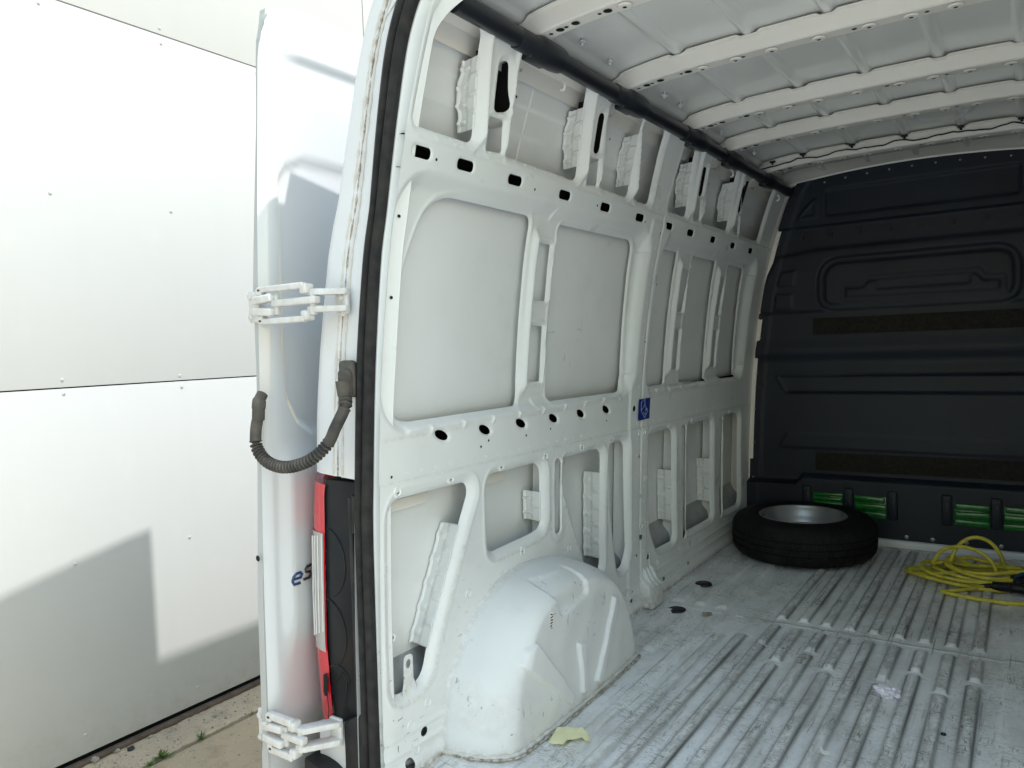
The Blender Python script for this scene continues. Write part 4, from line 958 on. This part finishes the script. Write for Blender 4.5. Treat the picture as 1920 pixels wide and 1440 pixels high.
# --- rear door folded back along the side
HX, HY = -1.135, -.05; TH = rad(8)
def D(y, z, off=0):                                   # point on the door's outer face (door stands at 8 degrees to the side)
    return (HX-math.tan(TH)*(y-HY)+off*math.cos(TH), y+off*math.sin(TH), z)
EZ = [-.62, -.3, .012, .519, .854, 1.144, 1.41, 1.576, 1.862, 2.05, 2.117, 2.16, 2.19, 2.21]; EY = [-.105, -.105, -.102, -.089, -.075, -.063, -.050, -.041, -.020, -.006, .0, .008, .022, .045]
WD = .79
zrows = np.concatenate([np.linspace(-.62, 2.06, 170), np.linspace(2.065, 2.213, 40)])
def top_at(y): return float(np.interp(y, [0, .02, .045, .145, .3, .46, .68], [2.165, 2.195, 2.215, 2.236, 2.247, 2.258, 2.27]))
us = np.concatenate([np.linspace(0, .036, 8), np.linspace(.045, .40, 60), np.linspace(.42, 1, 20)])
def door_h(y, z):
    h = 0.0
    ev = float(np.interp(z, EZ, EY)); e = y-ev
    h -= .030*math.exp(-e/.018)                        # rounded edge
    # raised upper field ending in a soft crease
    h += .016*float(smooth01((z-2.060-.07*y)/.035))*float(smooth01((y-.02)/.12))
    # window-shaped recess
    s = float(sd_poly(np.array(y), np.array(z), [(.012, 1.60), (.016, 1.72), (.05, 1.765), (.13, 1.800), (.60, 1.812), (.62, .95), (.11, .952), (.045, .995), (.004, 1.07), (.0, 1.25)], .012))
    h -= .014*float(smooth01(-s/.022))
    # swell below the belt
    h += .022*float(smooth01((.95-z)/.10))*float(smooth01((z-.25)/.2))*float(smooth01((e-.03)/.05))
    h -= .03*float(smooth01((.14-z)/.10))
    return h
rows = []
for z in zrows:
    ev = float(np.interp(z, EZ, EY)); row = []
    for u in us:
        y = ev+(WD-ev)*u; zz = z
        if z > 2.06: zz = 2.06+(z-2.06)/(2.213-2.06)*(top_at(max(y, 0))-2.06)
        row.append(D(y, zz, door_h(y, zz)))
    rows.append(row)
rows = np.array(rows); door = V(obj('rear_door', loft('rear_door', rows, flip=True), M['body'], None, None, 40))
# door body behind the outer face (edge strip, inner face)
er = []
for i, z in enumerate(zrows):
    a = rows[i, 0]; yi = float(np.interp(z, [-.62, -.004, .51, .849, 1.144, 1.398, 1.584, 1.878, 2.146, 2.213], [-.103, -.103, -.090, -.066, -.049, -.045, -.028, .001, .018, .040]))
    f_ = rows[i, -1]; zz = a[2]
    er.append([tuple(a), D(yi-.004, zz, -.030), D(yi, zz, -.055), D(yi+.01, zz, -.060), D(yi+.30, float(f_[2])*.4+zz*.6, -.062), D(WD, float(f_[2]), -.062), tuple(f_)])
o = obj('door_inner', loft('door_inner', er), M['door_edge'], None, None, 40); sub(o, door)
tp = [[tuple(rows[-1, i]), D(rows[-1, i, 1], rows[-1, i, 2], -.062)] for i in range(len(us))]
o = obj('door_top_edge', loft('door_top_edge', tp), M['body'], None, None, 40); sub(o, door)
# badge letters
def letter(name, strokes, m, y0, z0, s, sh=.25):
    b = MB()
    for st_ in strokes:
        pts = [D(y0+(x+sh*z)*s, z0+z*s, float(door_h(y0+x*s, z0+z*s))+.003) for x, z in st_]
        b.tube(pts, .0043, 8)
    o = b.build(name, m, None, 60); sub(o, door)
letter('badge_letter', [[(.05, .5), (.85, .5), (.95, .8), (.75, 1.0), (.25, 1.0), (.05, .75), (.0, .3), (.15, .0), (.85, .0)]], M['badge_blue'], -.026, .526, .030)
letter('badge_letter', [[(1.0, 1.25), (.3, 1.25), (.1, 1.0), (.2, .72), (.85, .6), (1.0, .3), (.8, .0), (.0, .0)]], M['badge_red'], .016, .531, .028)
# door edge hole
b = MB(); b.lathe([(.009, .0008), (.0001, .001)], 12, Matrix.Rotation(rad(90), 4, 'X')); o = b.build('edge_hole', M['void']); sub(o, door); o.location = (-1.165, -.103, .62)

# --- hinges
def bolt(b, c, r=.008, ax='y'):
    m = Matrix.Translation(c) @ Matrix.Rotation(rad(90), 4, 'X'); b.lathe([(.0001, .006), (r*.5, .006), (r*.55, .004), (r*.6, .0065), (r, .006), (r*1.05, 0), (r*1.6, -.0005), (r*1.65, -.003)], 14, m)
def hinge(zc, dz, xd, x1, y0, low=False):
    h = MB(); h.box((xd, y0+.012, zc), (.050, .010, dz), bev=.005, seg=3); root = V(h.build('door_hinge', M['hinge']))
    for s in (1, -1): b = MB(); bolt(b, (xd-.010, y0+.005, zc+s*dz*.33)); sub(b.build('hinge_bolt', M['hinge']), root)
    k = .5*dz+.004; th = .017 if not low else .021
    for s in (1, -1):                                   # yoke bars with upright end bosses
        b = MB(); b.box(((xd+.035+x1)/2, y0-.002, zc+s*k*.93), (x1-xd-.045, .020, th), bev=.004, seg=3); b.box((x1-.006, y0+.006, zc+s*k*.74), (.026, .034, .028), bev=.007, seg=3); b.box((xd+.046, y0-.001, zc+s*k*.80), (.024, .022, .022), bev=.004)
        sub(b.build('hinge_yoke', M['hinge']), root)
    for s in (1, -1):                                   # fingers on the door side
        b = MB(); b.box((xd+.062, y0-.004, zc+s*dz*.20), (.080, .028, .022), bev=.005, seg=3, rot=Matrix.Rotation(rad(-4*s), 3, 'Y')); sub(b.build('hinge_finger', M['hinge']), root)
    b = MB(); b.box(((xd+.10+x1+.03)/2, y0+.004, zc+.004), (x1-xd-.055, .024, .020), bev=.005, seg=3); b.cyl((xd+.105, y0+.006, zc-.028), (xd+.105, y0+.006, zc+.028), .009, 16); b.cyl((x1+.012, y0+.012, zc-.034), (x1+.012, y0+.012, zc+.034), .010, 16); sub(b.build('hinge_link', M['hinge']), root)
    yp = -.020
    for s in (1, -1):                                   # lugs bent back to the pillar plate
        z_ = zc+s*dz*.26-.006; b = MB(); b.prism([(x1-.004, y0+.002, z_), (x1+.03, y0+.004, z_), (x1+.088, yp-.006, z_), (x1+.088, yp+.006, z_), (x1+.05, yp+.006, z_), (x1, y0+.024, z_)], (0, 0, .017), .003); sub(b.build('hinge_lug', M['hinge']), root)
    b = MB(); b.box((x1+.062, yp+.008, zc), (.046, .014, dz*.80), bev=.005, seg=3); sub(b.build('pillar_plate', M['hinge']), root)
    for q in (.10, -.32): b = MB(); bolt(b, (x1+.066, yp, zc+dz*q), .008); sub(b.build('plate_bolt', M['hinge']), root)
    if low:
        b = MB(); b.prism([(xd+.028, y0-.017, zc+.024), (xd+.052, y0-.017, zc+.030), (xd+.058, y0-.017, zc+.022), (xd+.036, y0-.017, zc+.016)], (0, .002, 0)); sub(b.build('rust_chip', M['chip']), root)
    return root
hinge(1.340, .088, -1.162, -.928, -.082)
hinge(.122, .098, -1.182, -1.035, -.110, True)

# --- corrugated cable conduit between door and pillar
cp = catmull([(-.838, -.045, 1.085), (-.815, -.07, 1.058), (-.838, -.085, 1.005), (-.862, -.09, .965), (-.905, -.105, .925), (-.965, -.115, .902), (-1.025, -.12, .896), (-1.085, -.12, .910), (-1.128, -.115, .945), (-1.135, -.11, .99), (-1.128, -.105, 1.03)], 26)
pts = []; rr_ = []; L = 0; last = cp[0]
for q in cp:
    L += (q-last).length; last = q; pts.append(q)
    plain = (.055 < L < .150) or L > .50
    rr_.append(.0175 if plain else .0155+.0032*math.sin(L*2*math.pi/.0085))
# resample finely for the ribs
fine = []; 
for a, c in zip(pts, pts[1:]): fine += [a, (a*2+c)/3, (a+c*2)/3]
fine.append(pts[-1]); rr_ = []; L = 0; last = fine[0]
for q in fine:
    L += (q-last).length; last = q
    plain = (.050 < L < .150) or L > .475
    rr_.append(.0160 if plain else .0136+.0042*math.sin(L*2*math.pi/.0115))
b = MB(); b.tube(fine, rr_, 16); hose = V(b.build('cable_conduit', M['hose'], None, 60))
b = MB(); b.box((-.850, -.020, 1.130), (.056, .026, .100), bev=.012, seg=4); b.box((-.842, -.038, 1.118), (.040, .034, .080), bev=.015, seg=4); b.tube([(-.842, -.045, 1.125), (-.838, -.048, 1.085)], [.022, .018], 14); sub(b.build('grommet', M['hose'], None, 50), hose)
b = MB(); b.tube(catmull([(-1.128, -.105, 1.02), (-1.127, -.103, 1.05), (-1.128, -.098, 1.075), (-1.13, -.085, 1.092)], 6), [.0175]*7+[.019]*6+[.016]*6, 16); sub(b.build('grommet', M['hose'], None, 50), hose)

# ------------------------------------------------------------------ spare wheel
def tyre_mesh():
    prof = [(.208, .020), (.213, .012), (.226, .008), (.255, .004), (.285, .006), (.312, .014), (.328, .026), (.336, .038)]
    body = [(.3405, .044), (.345, .058), (.347, .072), (.3475, .074), (.3475, .080), (.347, .082), (.348, .104), (.348, .106), (.348, .112), (.348, .114), (.347, .138), (.3475, .140), (.3475, .146), (.347, .148), (.345, .164), (.3405, .178)]
    top = [(.336, .184), (.328, .196), (.312, .208), (.285, .216), (.268, .218), (.266, .2195), (.262, .2195), (.260, .218), (.238, .216), (.226, .214), (.213, .210), (.208, .202), (.205, .19)]
    P = prof+body+top; seg = 360; rows = []
    for (r, z) in P:
        row = []
        for k in range(seg):
            a = 2*math.pi*k/seg; rr = r
            if .042 < z < .18:
                if abs(z-.077) < .004 or abs(z-.109) < .004 or abs(z-.143) < .004: rr -= .0075
                elif (k+int(z*120)) % 6 < 1: rr -= .0045
            elif r > .30 and k % 6 < 2: rr -= .0015
            row.append((rr*math.cos(a), rr*math.sin(a), z))
        rows.append(row)
    return loft('tyre', rows, close_u=True)
SW = tag(empty('spare_wheel', (-.362, 2.835, .003)), 'black spare wheel with silver rim lying flat by the bulkhead', 'wheel')
ty = obj('tyre', tyre_mesh(), M['tyre'], SW, None, 30)
rimp = [(.208, .030), (.205, .012), (.198, .008), (.192, .030), (.188, .055), (.170, .075), (.165, .160), (.150, .150)]
b = MB(); b.lathe([(.212, .200), (.214, .209), (.209, .214), (.203, .210), (.198, .196), (.188, .182), (.186, .165), (.176, .150), (.168, .128), (.150, .122), (.128, .135), (.105, .142), (.085, .140), (.070, .128), (.055, .112), (.042, .108), (.034, .112)], 72)
b.lathe([(.034, .112), (.032, .06)], 40); b.lathe([(.19, .17), (.19, .02), (.205, .01)], 48); rim = b.build('rim', M['rim'], SW, 35)
b = MB()
for k in range(6):
    a = k*math.pi/3; b.lathe([(.0001, .0), (.010, 0)], 14, Matrix.Translation((.062*math.cos(a), .062*math.sin(a), .1215)))
o = b.build('bolt_hole', M['void'], rim)
b = MB()
for k in range(9):
    a = k*2*math.pi/9+.15; b.lathe([(.0001, .0), (.013, 0)], 16, Matrix.Translation((.150*math.cos(a), .150*math.sin(a), .1235)) @ Matrix.Rotation(a, 4, 'Z') @ Matrix.Scale(1.4, 4, (0, 1, 0)))
b.build('vent_hole', M['void'], rim)
b = MB(); b.lathe([(.040, .108), (.036, .100), (.0001, .095)], 24); b.build('hub_bore', M['void'], rim)
for k, a in ((0, 3.6), (1, 5.3)):
    b = MB(); b.box((.197*math.cos(a), .197*math.sin(a), .202), (.014, .030, .014), bev=.003, rot=Matrix.Rotation(a, 3, 'Z')); b.build('balance_weight', M['black'], rim)

SW.scale = (1.075, 1.075, 1.04)

# ------------------------------------------------------------------ yellow cable
CB = tag(empty('extension_cable', (.45, 2.72, .003)), 'yellow cable lying in a loose tangled coil near the bulkhead', 'cable')
cpts = []
loops = [(-.02, -.02, .27, .15, .014, .0), (.02, .01, .20, .12, .034, .5), (.04, .0, .15, .10, .055, 1.1), (-.01, -.01, .22, .135, .042, 1.9), (.05, .02, .17, .11, .068, 2.6)]
for cx, cy, rx, ry, hz, ph in loops:
    for k in range(14):
        a = ph+2*math.pi*k/14; cpts.append((cx+rx*math.cos(a)*(1+.05*math.sin(3*a+ph)), cy+ry*math.sin(a), hz+.012*math.sin(2*a+ph)))
# two standing loops
for k in range(13):
    a = math.pi*(k/12); cpts.append((-.06+.13*math.cos(math.pi-a)*1.0+.02, .02+.03*math.cos(a), .045+.105*math.sin(a)))
for k in range(13):
    a = math.pi*(k/12); cpts.append((.02+.10*math.cos(a)-.02*k/12, .08-.05*k/12, .045+.150*math.sin(a)))
cpts += [(-.05, -.05, .05), (-.16, -.08, .03), (-.26, -.05, .012), (-.29, .0, .012), (-.20, .03, .014), (-.12, -.06, .016), (-.02, -.125, .014), (.05, -.14, .018)]
cpts = [(x, y, max(z, .0095)) for x, y, z in cpts]
b = MB(); b.tube(catmull(cpts, 5), .0092, 10); b.build('cord', M['cable'], CB, 60)
b = MB(); b.tube(catmull([(-.12, -.28, .0095), (-.04, -.31, .0095), (.09, -.325, .0095), (.22, -.30, .0095), (.32, -.22, .0095), (.33, -.1, .012), (.26, 0, .02)], 8)+[], .0092, 10); b.tube(catmull([(-.12, -.28, .0095), (-.06, -.25, .012), (.0, -.19, .014), (.05, -.14, .018)], 6), .0092, 10); b.build('cord', M['cable'], CB, 60)
b = MB(); b.tube([(.03, -.138, .022), (.05, -.142, .022), (.075, -.146, .024)], [.012, .013, .013], 12); b.tube([(.075, -.146, .026), (.08, -.147, .026), (.145, -.155, .030), (.15, -.156, .030), (.155, -.157, .03), (.21, -.162, .032)], [.013, .021, .023, .025, .021, .023], 16); b.build('plug', M['gloss_black'], CB, 40)
b = MB(); b.tube([(.21, -.162, .036), (.215, -.163, .036), (.235, -.166, .036), (.245, -.167, .036)], [.028, .034, .034, .029], 18); b.tube(catmull([(.16, -.10, .055), (.20, -.06, .075), (.26, -.08, .07), (.29, -.14, .05), (.27, -.19, .02)], 6), .009, 10); b.build('connector_ring', M['blue'], CB, 40)
b = MB(); b.box((.21, -.07, .035), (.13, .09, .06), bev=.018, seg=3, rot=Matrix.Rotation(.4, 3, 'Z')); b.build('socket_box', M['gloss_black'], CB, 40)

# ------------------------------------------------------------------ litter on the floor
def fz(x, y): return float(floor_h(np.array([x]), np.array([y]))[0])-.006
def sheet(name, P, m, label, cat, amp, thick=.0006, n=14, seed=1, lift=.004):
    rg = np.random.default_rng(seed); P = np.array(P, float); x0, y0 = P.min(0); x1, y1 = P.max(0)
    ph = rg.uniform(0, 6, 8); fr = rg.uniform(30, 120, (8, 2))
    cx, cy = P.mean(0)
    def hh(x, y):
        z = np.zeros(np.shape(x))
        for k in range(8): z += amp*np.abs(np.sin(((x-cx)*fr[k, 0]*(1 if k % 2 else -1)+(y-cy)*fr[k, 1])*.35+ph[k]))/3
        return z
    me = relief(name, np.linspace(x0-.002, x1+.002, n*3), np.linspace(y0-.002, y1+.002, n*3), lambda x, y: -sd_poly(x, y, P), hh, lambda x, y, h: (x-cx, y-cy, floor_h(x, y)-.006-fz(cx, cy)+h+lift))
    o = obj(name, me, m, None, (cx, cy, fz(cx, cy)), 25); tag(o, label, cat); return o
sheet('paper_note', [(-0.557, 0.511), (-0.529, 0.522), (-0.492, 0.533), (-0.455, 0.517), (-0.426, 0.494), (-0.487, 0.43), (-0.53, 0.416)], M['note'], 'creased pale yellow paper scrap beside the wheel arch', 'paper', .006, seed=3)
sheet('card_scrap', [(-.522, 1.702), (-.485, 1.716), (-.468, 1.675), (-.508, 1.662)], M['card'], 'tan cardboard scrap near the black floor plugs', 'cardboard', .004, seed=5)
sheet('paper_scrap', [(.165, .785), (.188, .792), (.196, .768), (.186, .758), (.168, .762)], M['scrap'], 'tiny torn white paper scrap at the front of the ribbed floor', 'paper', .004, seed=8)
# crumpled foil ball
bm = bmesh.new(); bmesh.ops.create_icosphere(bm, subdivisions=4, radius=.029)
from mathutils import noise as mn
for v in bm.verts: v.co *= 1+.55*mn.noise(v.co*90)+.25*mn.noise(v.co*220); v.co.x *= 1.25; v.co.z *= .62
me = bpy.data.meshes.new('foil'); bm.to_mesh(me); bm.free()
tag(obj('crumpled_wrapper', me, M['foil'], None, (.272, 1.262, fz(.272, 1.262)+.012), 12), 'crumpled pale lilac wrapper on the ribbed floor', 'wrapper')
b = MB(); b.tube([(.006*math.cos(a), .006*math.sin(a), .0025) for a in np.linspace(0, 2*math.pi, 15)[:-1]], .0022, 6, closed=True); tag(b.build('washer', M['black'], None, 60, (.452, 1.069, fz(.452, 1.069)+.001)), 'small dark ring-shaped washer on the floor ribs', 'washer')

# ------------------------------------------------------------------ weeds and pebbles by the building
def weed(loc, n, L, spread, label, narrow=False, seed=0):
    rg = random.Random(seed); b = MB()
    for k in range(n):
        a = rg.uniform(0, 6.28); ln_ = L*rg.uniform(.5, 1.1); tl_ = rg.uniform(.25, 1.2)*spread; w_ = ln_*(.10 if narrow else .30)
        d0 = Vector((math.cos(a)*math.sin(tl_), math.sin(a)*math.sin(tl_), math.cos(tl_))); s = Vector((-math.sin(a), math.cos(a), 0)); base = Vector((rg.uniform(-1, 1), rg.uniform(-1, 1), 0))*L*.15
        prev = None
        for i in range(5):
            t_ = i/4; c = base+d0*ln_*t_+Vector((0, 0, -.35*ln_*t_*t_*math.sin(tl_))); ww = w_*math.sin(math.pi*min(.97, .12+.88*t_))*.5
            cur = (b.bm.verts.new(c+s*ww), b.bm.verts.new(c-s*ww+Vector((0, 0, .15*ww))))
            if prev: b.bm.faces.new((prev[0], prev[1], cur[1], cur[0]))
            prev = cur
    o = b.build('weed', M['weed'], None, 60, loc); return tag(o, label, 'weed', 'weeds in the paving joint')
weed((-2.718, .655, GZ-.005), 38, .060, 1.0, 'grey-green tufty weed in the middle of the paving joint', True, 2)
weed((-2.725, .458, GZ-.005), 16, .062, .9, 'broad-leaved green weed nearest the bottom edge in the paving joint', False, 3)
weed((-2.715, .40, GZ-.005), 18, .040, 1.1, 'low small-leaved weed sprawling beside the broad-leaved one', False, 6)
weed((-2.716, .955, GZ-.005), 16, .036, 1.1, 'tiny weed in the paving joint closest to the van door', True, 5)
gb = MB(); rg = random.Random(11)
for k in range(420):
    x = rg.uniform(-2.99, -2.70) if k < 330 else rg.uniform(-2.69, -2.3); y = rg.uniform(-.3, 1.6); r = rg.uniform(.0018, .0055)*(1 if rg.random() < .9 else 1.8)
    ico = bmesh.new(); bmesh.ops.create_icosphere(ico, subdivisions=1, radius=r)
    for v in ico.verts: v.co *= rg.uniform(.7, 1.2); v.co.z *= .7
    gb._add(ico, Matrix.Translation((x, y, GZ+r*.3)))
tag(gb.build('grit', M['stone'], None, 60), 'loose grit scattered on the paving beside the building', 'grit', kind='stuff')
def pebble(loc, r, m, label, cat, seed):
    bm = bmesh.new(); bmesh.ops.create_icosphere(bm, subdivisions=3, radius=r)
    for v in bm.verts: v.co *= 1+.5*mn.noise(v.co/r*.9+Vector((seed*7, 0, 0))); v.co.z *= .7
    me = bpy.data.meshes.new('pebble'); bm.to_mesh(me); bm.free(); return tag(obj('pebble', me, m, None, loc, 50), label, cat)
pebble((-2.93, .42, GZ+.006), .016, M['lump'], 'black lump of tar lying on the gravelly strip', 'lump', 1).name = 'tar_lump'
pebble((-2.965, .37, GZ+.008), .014, M['stone'], 'small tan pebble touching the wall foot near the tar lump', 'pebble', 2)
pebble((-2.97, .27, GZ+.010), .019, M['stone'], 'larger pale pebble touching the wall foot', 'pebble', 3)
